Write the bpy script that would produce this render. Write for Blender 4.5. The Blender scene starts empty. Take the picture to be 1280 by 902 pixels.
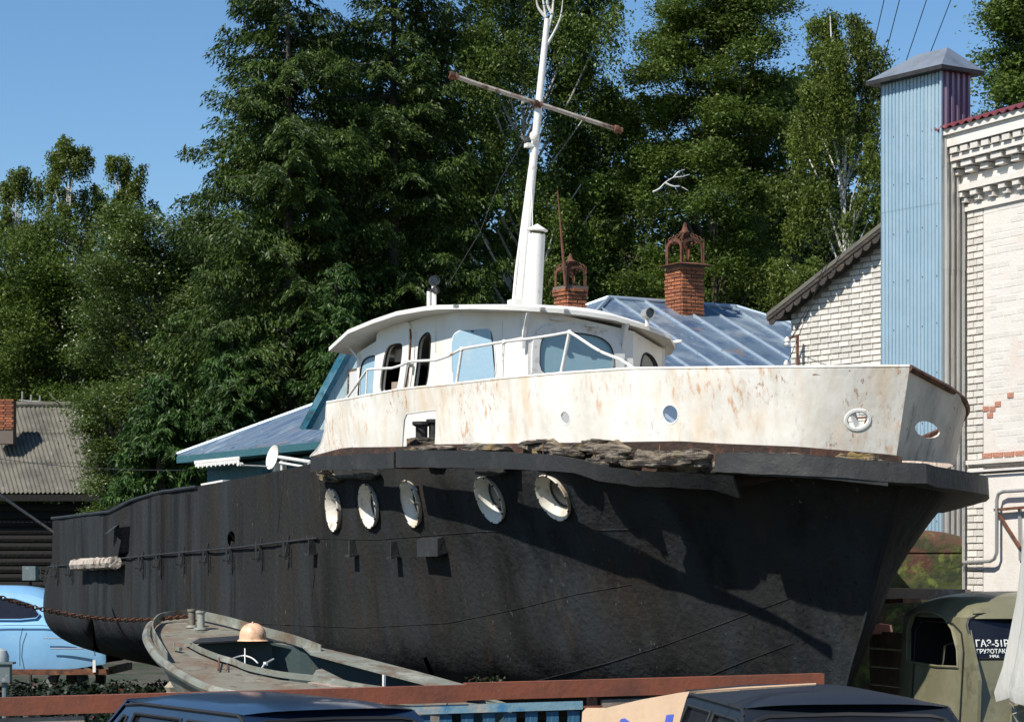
import bpy, math, random
import numpy as np
from mathutils import Vector, Matrix, noise
from mathutils.geometry import delaunay_2d_cdt
random.seed(7)
R = math.radians
sc = bpy.context.scene
col = sc.collection

# ------------------------------------------------------------------ camera, sky, sun, exposure
F, CX, HY, CH = 3000.0, 640.0, 720.0, 2.1
cam = bpy.data.cameras.new('camera'); cam.sensor_width = 36; cam.lens = F / 1280 * 36
cam.shift_y = (HY - 451) / 1280; cam.clip_start = 0.5; cam.clip_end = 3000
co = bpy.data.objects.new('camera', cam); col.objects.link(co)
co.location = (0, 0, CH); co.rotation_euler = (R(90), 0, 0); sc.camera = co
SUN_AZ, SUN_EL = R(224), R(47)
w = bpy.data.worlds.new('World'); sc.world = w; w.use_nodes = True
nt = w.node_tree; bg = nt.nodes['Background']
sky = nt.nodes.new('ShaderNodeTexSky'); sky.sky_type = 'NISHITA'; sky.sun_disc = False
sky.sun_elevation = SUN_EL; sky.sun_rotation = SUN_AZ; sky.dust_density = 0.15; sky.air_density = 1.0; sky.ozone_density = 4.0
hsw = nt.nodes.new('ShaderNodeHueSaturation'); hsw.inputs['Saturation'].default_value = 1.15
nt.links.new(sky.outputs[0], hsw.inputs['Color']); nt.links.new(hsw.outputs[0], bg.inputs[0]); bg.inputs[1].default_value = 0.094
sl = bpy.data.lights.new('sun', 'SUN'); sl.energy = 4.6; sl.angle = R(0.5); sl.color = (1, .955, .88)
so = bpy.data.objects.new('sun', sl); col.objects.link(so)
sdir = Vector((math.sin(SUN_AZ) * math.cos(SUN_EL), math.cos(SUN_AZ) * math.cos(SUN_EL), math.sin(SUN_EL)))
so.rotation_euler = sdir.to_track_quat('Z', 'Y').to_euler(); so.location = (-20, -10, 30)
sc.view_settings.view_transform = 'Standard'; sc.view_settings.look = 'None'
sc.view_settings.exposure = 0.45; sc.view_settings.gamma = 1.0

# ------------------------------------------------------------------ helpers
def P(px, py, Y): return Vector(((px - CX) * Y / F, Y, CH + (HY - py) * Y / F))
def Z(py, Y): return CH + (HY - py) * Y / F
def RP(px, py, p0, n):
    d = Vector(((px - CX) / F, 1, (HY - py) / F)); o = Vector((0, 0, CH))
    return o + d * ((p0 - o).dot(n) / d.dot(n))
UP = Vector((0, 0, 1))
BASE = {}

class G:
    def __init__(s): s.v = []; s.f = []
    def add(s, vs, fs):
        b = len(s.v); s.v += [tuple(x) for x in vs]; s.f += [tuple(i + b for i in q) for q in fs]; return s
    def quad(s, a, b, c, d): return s.add([a, b, c, d], [(0, 1, 2, 3)])
    def obox(s, c, ax, ay, az):      # centre and three full-size axis vectors
        c = Vector(c); vs = [c + ax * i + ay * j + az * k for k in (-.5, .5) for j in (-.5, .5) for i in (-.5, .5)]
        return s.add(vs, [(0, 2, 3, 1), (4, 5, 7, 6), (0, 1, 5, 4), (2, 6, 7, 3), (0, 4, 6, 2), (1, 3, 7, 5)])
    def bar(s, a, b, wd, ht, up=UP):   # rectangular bar between two points
        a = Vector(a); b = Vector(b); d = b - a; sd = d.cross(up)
        if sd.length < 1e-6: sd = d.cross(Vector((1, 0, 0)))
        sd.normalize(); u = sd.cross(d).normalized()
        return s.obox((a + b) / 2, d, sd * wd, u * ht)
    def tube(s, pts, r, n=8, cap=True, closed=False):
        pts = [Vector(p) for p in pts]; m = len(pts)
        rs = r if isinstance(r, (list, tuple)) else [r] * m
        vs = []; prev = None
        for i, p in enumerate(pts):
            if closed: t = pts[(i + 1) % m] - pts[i - 1]
            else: t = pts[min(i + 1, m - 1)] - pts[max(i - 1, 0)]
            t.normalize()
            if prev is None:
                a = t.cross(UP) if abs(t.z) < .95 else t.cross(Vector((0, 1, 0)))
            else: a = prev - t * prev.dot(t)
            a.normalize(); prev = a; b = t.cross(a)
            for k in range(n):
                an = 2 * math.pi * k / n; vs.append(p + (a * math.cos(an) + b * math.sin(an)) * rs[i])
        fs = []
        for i in range(m if closed else m - 1):
            j = (i + 1) % m
            for k in range(n): fs.append((i * n + k, i * n + (k + 1) % n, j * n + (k + 1) % n, j * n + k))
        if cap and not closed: fs.append(tuple(range(n))[::-1]); fs.append(tuple((m - 1) * n + k for k in range(n)))
        return s.add(vs, fs)
    def lathe(s, c, axis, prof, n=20):   # prof: list of (distance along the axis, radius)
        c = Vector(c); ax = Vector(axis).normalized()
        a = ax.cross(UP) if abs(ax.z) < .95 else ax.cross(Vector((1, 0, 0))); a.normalize(); b = ax.cross(a)
        vs = []
        for h, r in prof:
            for k in range(n):
                an = 2 * math.pi * k / n; vs.append(c + ax * h + (a * math.cos(an) + b * math.sin(an)) * r)
        fs = []
        for i in range(len(prof) - 1):
            for k in range(n): fs.append((i * n + k, i * n + (k + 1) % n, (i + 1) * n + (k + 1) % n, (i + 1) * n + k))
        return s.add(vs, fs)
    def disc(s, c, axis, r, n=20):
        c = Vector(c); ax = Vector(axis).normalized()
        a = ax.cross(UP) if abs(ax.z) < .95 else ax.cross(Vector((1, 0, 0))); a.normalize(); b = ax.cross(a)
        return s.add([c + (a * math.cos(2 * math.pi * k / n) + b * math.sin(2 * math.pi * k / n)) * r for k in range(n)], [tuple(range(n))])
    def prism(s, poly, off):             # planar polygon extruded by a vector
        m = len(poly); vs = [Vector(p) for p in poly]; vs += [p + off for p in vs[:m]]
        fs = [tuple(range(m)), tuple(range(2 * m - 1, m - 1, -1))] + [(i, i + m, (i + 1) % m + m, (i + 1) % m) for i in range(m)]
        return s.add(vs, fs)
    def grid(s, rows):
        m = len(rows[0]); vs = [p for r in rows for p in r]
        return s.add(vs, [(i * m + j, i * m + j + 1, (i + 1) * m + j + 1, (i + 1) * m + j) for i in range(len(rows) - 1) for j in range(m - 1)])
    def mesh(s, name, base=Vector((0, 0, 0))):
        me = bpy.data.meshes.new(name)
        me.from_pydata([(a - base[0], b - base[1], c - base[2]) for a, b, c in s.v], [], s.f); me.update(); return me

def root_of(o):
    while o.parent: o = o.parent
    return o
def setp(o, label=None, cat=None, group=None, kind=None):
    if label: o['label'] = label
    if cat: o['category'] = cat
    if group: o['group'] = group
    if kind: o['kind'] = kind
def thing(name, label, cat, loc, group=None):
    o = bpy.data.objects.new(name, None); col.objects.link(o); o.location = loc; o.empty_display_size = .2
    setp(o, label, cat, group); BASE[o.name] = Vector(loc); return o
def smooth_by_angle(me, ang=35):
    me.shade_smooth()
    try: me.set_sharp_from_angle(angle=R(ang))
    except Exception: pass
def add(name, g, mat, parent, smooth=False, label=None, kind=None):
    base = BASE[root_of(parent).name]
    me = g.mesh(name, base); me.materials.append(mat)
    if smooth: smooth_by_angle(me, 40)
    o = bpy.data.objects.new(name, me); col.objects.link(o); o.parent = parent
    setp(o, label, kind=kind); return o
def single(name, g, mat, label, cat, base=None, group=None, smooth=False, kind=None):
    if base is None:
        a = np.array(g.v); base = Vector((a[:, 0].mean(), a[:, 1].mean(), a[:, 2].min()))
    me = g.mesh(name, base); me.materials.append(mat)
    if smooth: smooth_by_angle(me, 40)
    o = bpy.data.objects.new(name, me); col.objects.link(o); o.location = base
    setp(o, label, cat, group, kind); BASE[o.name] = Vector(base); return o
def piece(name, me, parent, c, ax, ay, az):
    o = bpy.data.objects.new(name, me); col.objects.link(o); o.parent = parent
    c = Vector(c) - BASE[root_of(parent).name]
    o.matrix_local = Matrix(((ax.x, ay.x, az.x, c.x), (ax.y, ay.y, az.y, c.y), (ax.z, ay.z, az.z, c.z), (0, 0, 0, 1)))
    return o
def text_part(name, s, org, xd, ud, size, mat, parent, align='LEFT', bold=0.0):
    cu = bpy.data.curves.new(name, 'FONT'); cu.body = s; cu.size = size; cu.align_x = align; cu.offset = bold; cu.extrude = .001
    t = bpy.data.objects.new('tmp', cu); col.objects.link(t)
    dg = bpy.context.evaluated_depsgraph_get(); me = bpy.data.meshes.new_from_object(t.evaluated_get(dg))
    bpy.data.objects.remove(t); me.name = name
    nd = xd.cross(ud)
    org = Vector(org) - BASE[root_of(parent).name]
    me.transform(Matrix(((xd.x, ud.x, nd.x, org.x), (xd.y, ud.y, nd.y, org.y), (xd.z, ud.z, nd.z, org.z), (0, 0, 0, 1))))
    me.materials.clear(); me.materials.append(mat)
    o = bpy.data.objects.new(name, me); col.objects.link(o); o.parent = parent; return o

def pip(poly, x, y):
    x = np.asarray(x, float); y = np.asarray(y, float); ins = np.zeros(x.shape, bool); n = len(poly)
    for i in range(n):
        x1, y1 = poly[i]; x2, y2 = poly[i - 1]
        c = ((y1 > y) != (y2 > y)) & (x < (x2 - x1) * (y - y1) / ((y2 - y1) or 1e-12) + x1); ins ^= c
    return ins
def subdiv(poly, sp):
    out = []
    for i in range(len(poly)):
        a = np.array(poly[i], float); b = np.array(poly[(i + 1) % len(poly)], float); n = max(1, int(math.ceil(np.linalg.norm(b - a) / sp)))
        for k in range(n): out.append(tuple(a + (b - a) * k / n))
    return out
def cdt(outer, holes, sp, spy=None, sub=True):
    spy = spy or sp
    loops = [subdiv(outer, sp) if sub else outer] + [list(h) for h in holes]
    pts = []; ed = []
    for L in loops:
        b = len(pts); pts += L; ed += [(b + i, b + (i + 1) % len(L)) for i in range(len(L))]
    bp = np.array(pts); x0, y0 = bp.min(0); x1, y1 = bp.max(0)
    gx, gy = np.meshgrid(np.arange(x0 + sp / 2, x1, sp), np.arange(y0 + spy / 2, y1, spy))
    gx = gx.ravel(); gy = gy.ravel(); ok = pip(outer, gx, gy)
    for h in holes: ok &= ~pip(h, gx, gy)
    gx = gx[ok]; gy = gy[ok]
    m = min(sp, spy) * .35; keep = np.ones(len(gx), bool)
    for i in range(0, len(gx), 500):
        d = np.min((gx[i:i + 500, None] - bp[None, :, 0]) ** 2 + (gy[i:i + 500, None] - bp[None, :, 1]) ** 2, 1); keep[i:i + 500] = d > m * m
    pts = pts + list(zip(gx[keep].tolist(), gy[keep].tolist()))
    r = delaunay_2d_cdt([Vector(p) for p in pts], ed, [], 0, 1e-6)
    vv = [tuple(p) for p in r[0]]; ff = []
    if r[2]:
        c = np.array([[sum(vv[i][0] for i in f) / len(f), sum(vv[i][1] for i in f) / len(f)] for f in r[2]])
        ok = pip(outer, c[:, 0], c[:, 1])
        for h in holes: ok &= ~pip(h, c[:, 0], c[:, 1])
        ff = [tuple(f) for f, k in zip(r[2], ok) if k]
    return vv, ff
def thick(vs3, fs, th, flip=False):
    """sheet -> plate: second skin th behind, rim walls; returns G"""
    vs3 = [Vector(v) for v in vs3]; nr = [Vector((0, 0, 0)) for _ in vs3]
    for f in fs:
        n = (vs3[f[1]] - vs3[f[0]]).cross(vs3[f[2]] - vs3[f[0]])
        for i in f: nr[i] += n
    nr = [n.normalized() if n.length > 1e-12 else Vector((0, 0, 1)) for n in nr]
    sgn = 1 if flip else -1; m = len(vs3)
    g = G(); back = [v + n * th * sgn for v, n in zip(vs3, nr)]
    e = {}
    for f in fs:
        for i in range(len(f)):
            a, b = f[i], f[(i + 1) % len(f)]; k = (min(a, b), max(a, b)); e[k] = None if k in e else (a, b)
    F2 = list(fs) + [tuple(i + m for i in f[::-1]) for f in fs] + [(a, a + m, b + m, b)[::-1] if 0 else (b, a, a + m, b + m) for a, b in (x for x in e.values() if x)]
    g.add(vs3 + back, F2); return g
def circle(cx, cy, rx, ry, n=20, rot=0): return [(cx + rx * math.cos(2 * math.pi * k / n), cy + ry * math.sin(2 * math.pi * k / n)) for k in range(n)]
def interp(x, tab):
    xs = [t[0] for t in tab]; ys = [t[1] for t in tab]; return float(np.interp(x, xs, ys))

# ------------------------------------------------------------------ materials
def M(name, base, rough=.6, metal=0.0, layers=(), bump=None, spec=.5, objrand=0.0, trans=0.0, coat=0.0, bump2=None, alpha=1.0):
    m = bpy.data.materials.new(name); m.use_nodes = True; n = m.node_tree.nodes; l = m.node_tree.links; b = n['Principled BSDF']
    tc = n.new('ShaderNodeTexCoord')
    def noise_fac(scale, lo, hi, stretch, detail=6):
        mp = n.new('ShaderNodeMapping'); mp.inputs['Scale'].default_value = stretch; l.new(tc.outputs['Object'], mp.inputs[0])
        nz = n.new('ShaderNodeTexNoise'); nz.inputs['Scale'].default_value = scale; nz.inputs['Detail'].default_value = detail; nz.inputs['Roughness'].default_value = .62
        l.new(mp.outputs[0], nz.inputs['Vector'])
        mr = n.new('ShaderNodeMapRange'); mr.inputs[1].default_value = lo; mr.inputs[2].default_value = hi; l.new(nz.outputs['Fac'], mr.inputs[0]); return mr.outputs[0]
    rgb = n.new('ShaderNodeRGB'); rgb.outputs[0].default_value = (*base, 1); cur = rgb.outputs[0]
    if objrand:
        oi = n.new('ShaderNodeObjectInfo'); mr = n.new('ShaderNodeMapRange'); mr.inputs[3].default_value = 1 - objrand; mr.inputs[4].default_value = 1 + objrand
        l.new(oi.outputs['Random'], mr.inputs[0]); hs = n.new('ShaderNodeHueSaturation'); l.new(mr.outputs[0], hs.inputs['Value']); l.new(cur, hs.inputs['Color']); cur = hs.outputs[0]
    for L in layers:
        c, scale, lo, hi = L[:4]; st = L[4] if len(L) > 4 else (1, 1, 1); amt = L[5] if len(L) > 5 else 1.0
        f = noise_fac(scale, lo, hi, st)
        if len(L) > 6:
            f2 = noise_fac(L[6][0], L[6][1], L[6][2], L[6][3] if len(L[6]) > 3 else (1, 1, 1), 3); m2 = n.new('ShaderNodeMath'); m2.operation = 'MULTIPLY'; l.new(f, m2.inputs[0]); l.new(f2, m2.inputs[1]); f = m2.outputs[0]
        if amt != 1.0:
            mm = n.new('ShaderNodeMath'); mm.operation = 'MULTIPLY'; mm.inputs[1].default_value = amt; l.new(f, mm.inputs[0]); f = mm.outputs[0]
        mx = n.new('ShaderNodeMix'); mx.data_type = 'RGBA'; l.new(f, mx.inputs[0]); l.new(cur, mx.inputs[6]); mx.inputs[7].default_value = (*c, 1); cur = mx.outputs[2]
    l.new(cur, b.inputs['Base Color']); b.inputs['Roughness'].default_value = rough; b.inputs['Metallic'].default_value = metal
    b.inputs['Specular IOR Level'].default_value = spec
    if spec < .2: b.inputs['IOR'].default_value = 1.2
    if trans: b.inputs['Transmission Weight'].default_value = trans
    if coat: b.inputs['Coat Weight'].default_value = coat; b.inputs['Coat Roughness'].default_value = .08
    prev = None
    for bm in (bump, bump2):
        if not bm: continue
        mp = n.new('ShaderNodeMapping'); mp.inputs['Scale'].default_value = bm[2] if len(bm) > 2 else (1, 1, 1); l.new(tc.outputs['Object'], mp.inputs[0])
        nz = n.new('ShaderNodeTexNoise'); nz.inputs['Scale'].default_value = bm[0]; nz.inputs['Detail'].default_value = 5; l.new(mp.outputs[0], nz.inputs['Vector'])
        bp = n.new('ShaderNodeBump'); bp.inputs['Strength'].default_value = 1; bp.inputs['Distance'].default_value = bm[1]; l.new(nz.outputs['Fac'], bp.inputs['Height'])
        if prev: l.new(prev, bp.inputs['Normal'])
        prev = bp.outputs[0]
    if prev: l.new(prev, b.inputs['Normal'])
    return m
def leafmat(name, c1, c2, c3, sat=1.0, tr=.35):
    m = bpy.data.materials.new(name); m.use_nodes = True; n = m.node_tree.nodes; l = m.node_tree.links
    for x in list(n): n.remove(x)
    out = n.new('ShaderNodeOutputMaterial'); geo = n.new('ShaderNodeNewGeometry'); tc = n.new('ShaderNodeTexCoord')
    rp = n.new('ShaderNodeValToRGB'); rp.color_ramp.elements[0].color = (*c1, 1); rp.color_ramp.elements[1].color = (*c2, 1)
    e = rp.color_ramp.elements.new(.93); e.color = (*c2, 1); rp.color_ramp.elements[2].color = (*c3, 1)
    l.new(geo.outputs['Random Per Island'], rp.inputs[0])
    nz = n.new('ShaderNodeTexNoise'); nz.inputs['Scale'].default_value = .45; l.new(tc.outputs['Object'], nz.inputs['Vector'])
    mr = n.new('ShaderNodeMapRange'); mr.inputs[1].default_value = .3; mr.inputs[2].default_value = .7; mr.inputs[3].default_value = .7; mr.inputs[4].default_value = 1.3; l.new(nz.outputs['Fac'], mr.inputs[0])
    hs = n.new('ShaderNodeHueSaturation'); l.new(rp.outputs[0], hs.inputs['Color']); l.new(mr.outputs[0], hs.inputs['Value'])
    b = n.new('ShaderNodeBsdfPrincipled'); b.inputs['Roughness'].default_value = .5; b.inputs['Specular IOR Level'].default_value = .35; l.new(hs.outputs[0], b.inputs['Base Color'])
    t = n.new('ShaderNodeBsdfTranslucent'); l.new(hs.outputs[0], t.inputs[0]); mx = n.new('ShaderNodeMixShader'); mx.inputs[0].default_value = tr
    l.new(b.outputs[0], mx.inputs[1]); l.new(t.outputs[0], mx.inputs[2]); l.new(mx.outputs[0], out.inputs[0]); return m

VS = (1, 1, .12)
m_hull = M('hull_black_paint', (.027, .027, .0265), .82, 0, [((.040, .030, .021), 1.3, .48, .74, (1, 1, .3), .65), ((.036, .042, .047), .8, .46, .64, (1.3, 1.3, .22), .8), ((.012, .012, .012), 1.5, .50, .68, (1.5, 1.5, .16), .8),
    ((.10, .044, .020), 3.0, .60, .74, (1.5, 1.5, .10), .65, (.6, .50, .62)), ((.055, .050, .040), 8, .56, .70, (1, 1, .3), .5, (1.1, .45, .6)), ((.17, .16, .14), 22, .645, .69, (1, 1, .5), .7, (.8, .50, .62)), ((.010, .010, .010), 30, .60, .66, (1, 1, .7), .9, (.9, .45, .60))], bump=(20, .012), bump2=(2.0, .05, (1.2, 1.2, .5)), spec=.12)
m_hull2 = M('rail_black_steel', (.022, .022, .022), .6, 0, [((.050, .05, .045), 3, .5, .7, (1, 1, .6), .6), ((.09, .04, .02), 9, .66, .74)], bump=(9, .01), bump2=(40, .003), spec=.4)
m_white = M('bulwark_white_paint', (.80, .765, .69), .5, 0, [((.58, .52, .42), 1.6, .44, .70, (1, 1, .5), .65), ((.50, .46, .38), 6, .52, .70, (1, 1, .4), .45), ((.66, .46, .26), 4.5, .44, .68, (1.5, 1.5, .25), .6, (1.1, .42, .58)), ((.54, .27, .11), 15.0, .53, .63, (1.4, 1.4, .42), .8, (1.5, .48, .62)), ((.30, .11, .04), 30, .58, .64, (1.2, 1.2, .5), .8, (1.7, .52, .62)), ((.30, .12, .05), 38, .69, .73)],
    bump=(1.6, .045, (1, 1, .6)), bump2=(14, .0015))
m_rimrust = M('rusty_white_rim', (.74, .70, .62), .6, 0, [((.30, .12, .05), 5, .50, .60, (1, 1, 1), .9), ((.12, .06, .03), 11, .58, .66)], bump=(30, .003))
m_whiteshade = M('bulwark_stain_and_shade', (.82, .66, .52), .75, 0, [((.36, .28, .22), 2.2, .42, .66, (1.2, 1.2, .3), .75), ((.14, .08, .05), 3.0, .56, .70, (1.5, 1.5, .22), .8), ((.10, .05, .03), 9, .64, .72)], bump=(2, .05), bump2=(26, .003))  # starboard copy of the white: stains, plus the unlit side's shade in the colour
m_cabin = M('cabin_cream_paint', (.80, .77, .70), .5, 0, [((.62, .54, .42), 2.4, .52, .8, (1, 1, .4), .6), ((.4, .2, .1), 12, .68, .76, (1, 1, .3), .7)], bump=(2, .015), bump2=(30, .002))
m_rust = M('rust_iron', (.16, .062, .03), .85, .1, [((.05, .028, .02), 9, .45, .65), ((.32, .14, .06), 5, .6, .75)], bump=(40, .006))
m_rail = M('rail_white_pipe', (.75, .73, .68), .5, 0, [((.35, .25, .17), 9, .6, .7)], bump=(30, .002))
m_wood = M('rotten_wood', (.26, .21, .155), .95, 0, [((.025, .02, .016), 4, .42, .58, (1.2, 1.2, 7)), ((.40, .27, .08), 2.5, .52, .66, (1, 1, 1), .8), ((.36, .33, .28), 5, .58, .70, (1, 1, 6), .8)], bump=(7, .05, (.6, .6, 9)), bump2=(26, .02, (.5, .5, 5)))
m_rotdark = M('rotten_deck_edge', (.035, .020, .014), .95, 0, [((.09, .04, .025), 5, .5, .65)], bump=(20, .02))
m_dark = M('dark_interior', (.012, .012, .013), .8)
m_blue = M('panel_pale_blue', (.30, .45, .54), .5, 0, [((.50, .50, .45), 4, .56, .72, (1, 1, 1), .8), ((.14, .22, .27), 16, .68, .74)], bump=(25, .002))
m_bluegrey = M('panel_blue_grey', (.25, .40, .46), .45, 0, [((.30, .42, .46), 4, .5, .75), ((.05, .09, .11), 20, .67, .72)], bump=(25, .002))
m_grey = M('grey_metal', (.42, .41, .39), .4, .5, [((.2, .15, .1), 9, .6, .7)])
m_lens = M('lamp_lens', (.05, .05, .05), .08, 0, spec=.8)
m_redrail = M('red_oxide_steel', (.235, .070, .034), .65, 0, [((.12, .045, .028), 3, .45, .7), ((.42, .30, .22), 11, .68, .74)], bump=(30, .003))
m_dinghy = M('dinghy_grey_paint', (.185, .195, .16), .65, 0, [((.13, .085, .05), 4, .46, .64), ((.34, .35, .30), 3, .54, .7), ((.10, .13, .14), 2, .6, .72), ((.2, .07, .03), 14, .66, .72)], bump=(22, .004), bump2=(3, .02))
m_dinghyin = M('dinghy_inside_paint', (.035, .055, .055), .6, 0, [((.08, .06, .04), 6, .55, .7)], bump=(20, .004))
m_helmet = M('helmet_plastic', (.72, .45, .28), .42, 0, [((.36, .17, .08), 14, .5, .68, (1, 1, 1), .8)], spec=.4)
m_brickw = M('white_silicate_brick', (.72, .68, .61), .9, 0, [((.52, .47, .40), 9, .5, .72)], bump=(50, .006), objrand=.16)
m_mortar = M('mortar', (.38, .34, .29), .95, 0, [((.24, .21, .18), 6, .45, .65)], bump=(50, .004))
m_plaster = M('whitewash', (.64, .60, .54), .9, 0, [((.56, .42, .33), 1.6, .48, .74, (1, 1, 1), .6), ((.46, .20, .12), 6, .68, .73, (.6, .6, 2.2))], bump=(30, .004))
m_painted = M('whitewashed_brick', (.66, .62, .56), .9, 0, [((.54, .43, .35), 2.2, .50, .78, (1, 1, 1), .6)], bump=(40, .004), objrand=.06)
m_brickr = M('red_brick', (.46, .15, .06), .92, 0, [((.09, .05, .035), 7, .46, .62), ((.50, .24, .13), 9, .58, .72), ((.42, .37, .30), 6, .64, .72)], bump=(40, .012), objrand=.45)
m_brickr2 = M('exposed_red_brick', (.45, .17, .10), .9, 0, [((.65, .55, .46), 9, .52, .62)], bump=(50, .006))
m_mortar2 = M('sooty_mortar', (.15, .12, .10), .95, bump=(50, .006))
m_corr = M('tower_blue_sheet', (.30, .42, .49), .42, .2, [((.25, .37, .46), 1.5, .5, .7, (1, 1, .2)), ((.42, .50, .54), 5, .5, .7, (3, 3, .06), .7), ((.18, .24, .28), 7, .60, .74, (3, 3, .1), .6)], bump=(2, .02))
m_corrg = M('galvanised_sheet', (.55, .54, .51), .4, .55, [((.26, .21, .16), 3, .5, .7, (1.5, 1.5, .15), .8), ((.50, .52, .52), 5, .6, .75, (2, 2, .15))], bump=(3, .01))
m_corrp = M('violet_tinted_sheet', (.26, .20, .27), .38, .6, [((.38, .34, .40), 4, .5, .7, (1.5, 1.5, .15))])
m_tin = M('tin_cap', (.52, .55, .56), .42, .8, [((.38, .40, .40), 3, .5, .7)], bump=(3, .02))
m_roofblue = M('standing_seam_roof', (.15, .21, .28), .42, .35, [((.34, .40, .44), 1.1, .50, .64, (1, 1, 1), .8), ((.07, .12, .22), 1.9, .50, .66), ((.30, .20, .15), 1.6, .60, .70, (1, 1, 1), .7), ((.5, .52, .53), 6, .62, .70)], bump=(1.8, .04))
m_seam = M('seam_metal', (.46, .54, .60), .4, .5, [((.3, .3, .3), 7, .6, .7)])
m_turq = M('turquoise_boards', (.025, .10, .12), .7, 0, [((.07, .17, .19), 8, .55, .7, (1, 1, 6)), ((.05, .14, .15), 5, .6, .75)], bump=(12, .01, (1, 1, 8)))
m_slate = M('asbestos_cement', (.135, .125, .10), .95, 0, [((.07, .068, .055), 1.3, .45, .7), ((.24, .225, .19), 5, .6, .75), ((.08, .09, .04), 3.4, .64, .74)], bump=(20, .01))
m_darkwood = M('dark_timber', (.045, .036, .030), .9, 0, [((.09, .07, .05), 3, .5, .7, (1, 1, 6))], bump=(10, .02, (1, 1, 6)))
m_log = M('shade_dark_logs', (.008, .007, .006), .95, bump=(10, .02))  # near-black base puts the shade on the log wall into the colour
m_trunk = M('bark', (.10, .085, .065), .95, 0, [((.04, .035, .028), 4, .45, .65)], bump=(12, .03))
m_birch = M('birch_bark', (.60, .58, .53), .8, 0, [((.05, .045, .04), 4, .55, .62, (1, 1, 4)), ((.3, .27, .23), 2, .5, .7)], bump=(12, .01))
m_ground = M('packed_dirt', (.065, .055, .042), .95, 0, [((.022, .034, .012), .5, .42, .56), ((.10, .085, .065), 3, .58, .75)], bump=(6, .05))
m_cardb = M('cardboard', (.55, .39, .25), .85, 0, [((.46, .31, .19), 2, .5, .7)], bump=(14, .004))
m_plank2 = M('pinkish_plank', (.50, .36, .27), .85, 0, [((.32, .22, .17), 3, .5, .7), ((.55, .48, .42), 6, .56, .66)], bump=(14, .01))
m_print = M('printed_blue', (.05, .09, .42), .7)
m_canvas = M('canvas', (.40, .39, .355), .9, 0, [((.31, .29, .27), 3, .5, .75, (3, 3, .3)), ((.36, .28, .20), 2, .64, .8)], bump=(5, .02, (3, 3, .4)))
m_carblue = M('car_blue_metallic', (.012, .028, .065), .35, .3, [((.02, .035, .07), 5, .5, .75)], coat=.5)
m_carnavy = M('car_navy_paint', (.007, .011, .018), .5, 0, [((.014, .018, .024), 4, .5, .8)], spec=.3)
m_glass = M('tinted_glass', (.010, .011, .016), .10, 0, [((.022, .022, .03), 2, .4, .8)], spec=.45)
m_rubber = M('black_rubber', (.012, .012, .012), .6)
m_chrome = M('chrome', (.6, .6, .6), .2, 1)
m_vblue = M('light_blue_car_paint', (.22, .44, .66), .32, 0, [((.17, .36, .58), 1.2, .5, .7), ((.45, .55, .60), 7, .68, .74), ((.25, .14, .08), 14, .72, .76)], coat=.6)
m_olive = M('olive_paint', (.15, .14, .082), .5, 0, [((.22, .205, .13), 1.6, .48, .7), ((.08, .075, .045), 4, .56, .7), ((.14, .07, .03), 15, .7, .76)], bump=(20, .003), coat=.25)
m_moss = M('mossy_rusty_paint', (.055, .065, .016), .9, 0, [((.022, .030, .010), 4, .46, .6), ((.085, .036, .022), 2.2, .50, .60), ((.13, .16, .03), 7, .56, .68)], bump=(18, .015), bump2=(5, .03))
m_wirem = M('black_wire', (.02, .02, .02), .6)
m_plank = M('grey_plank', (.33, .25, .19), .85, 0, [((.20, .15, .12), 3, .5, .7, (1, 1, 1)), ((.42, .36, .31), 6, .58, .7)], bump=(14, .01))
m_fblue = M('fence_blue_paint', (.03, .12, .21), .6, 0, [((.06, .17, .26), 3, .5, .7)], bump=(12, .005))
m_fcap = M('weathered_blue_board', (.20, .34, .40), .75, 0, [((.42, .40, .34), 4, .5, .62), ((.06, .22, .38), 6, .56, .66)], bump=(20, .005))
m_redroof = M('dark_red_roof_sheet', (.20, .045, .05), .45, .2, [((.30, .13, .12), 6, .55, .7)])
m_porc = M('porcelain', (.75, .72, .66), .3)
m_whitelet = M('white_lettering', (.75, .75, .70), .6)
m_orange = M('orange_plastic', (.55, .17, .08), .6)
m_rope = M('rope', (.30, .26, .20), .9)
L_birch = leafmat('birch_leaves', (.060, .090, .014), (.140, .185, .028), (.28, .30, .08), tr=.42)
L_linden = leafmat('linden_leaves', (.042, .075, .012), (.120, .175, .026), (.30, .34, .11), tr=.4)
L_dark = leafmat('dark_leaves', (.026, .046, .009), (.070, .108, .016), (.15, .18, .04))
L_fir = leafmat('conifer_needles', (.022, .055, .012), (.062, .125, .022), (.10, .17, .04), tr=.3)
L_larch = leafmat('larch_needles', (.020, .044, .009), (.072, .115, .016), (.15, .19, .04), tr=.3)
L_silver = leafmat('silvery_leaves', (.045, .080, .014), (.110, .160, .028), (.70, .70, .52), tr=.38)
L_weed = leafmat('shade_dark_weed_leaves', (.004, .008, .002), (.010, .020, .004), (.12, .012, .012), tr=.05)  # leaf colours near black to carry the deep shade under hull and car

# ------------------------------------------------------------------ ground
g = G(); n = 40
rows = []
for j in range(n + 1):
    y = -20 + 220 * (j / n); rows.append([(x, y, 0.04 * noise.noise(Vector((x * .3, y * .3, 0)))) for x in [(-120 + 240 * i / n) for i in range(n + 1)]])
g.grid(rows)
g2 = G(); g2.add([(-1500, -60, -.05), (1500, -60, -.05), (1500, 2500, -.05), (-1500, 2500, -.05)], [(0, 1, 2, 3)])
g.add(g2.v, g2.f)
single('ground', g, m_ground, None, None, base=Vector((0, 0, 0)), kind='structure')

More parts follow.
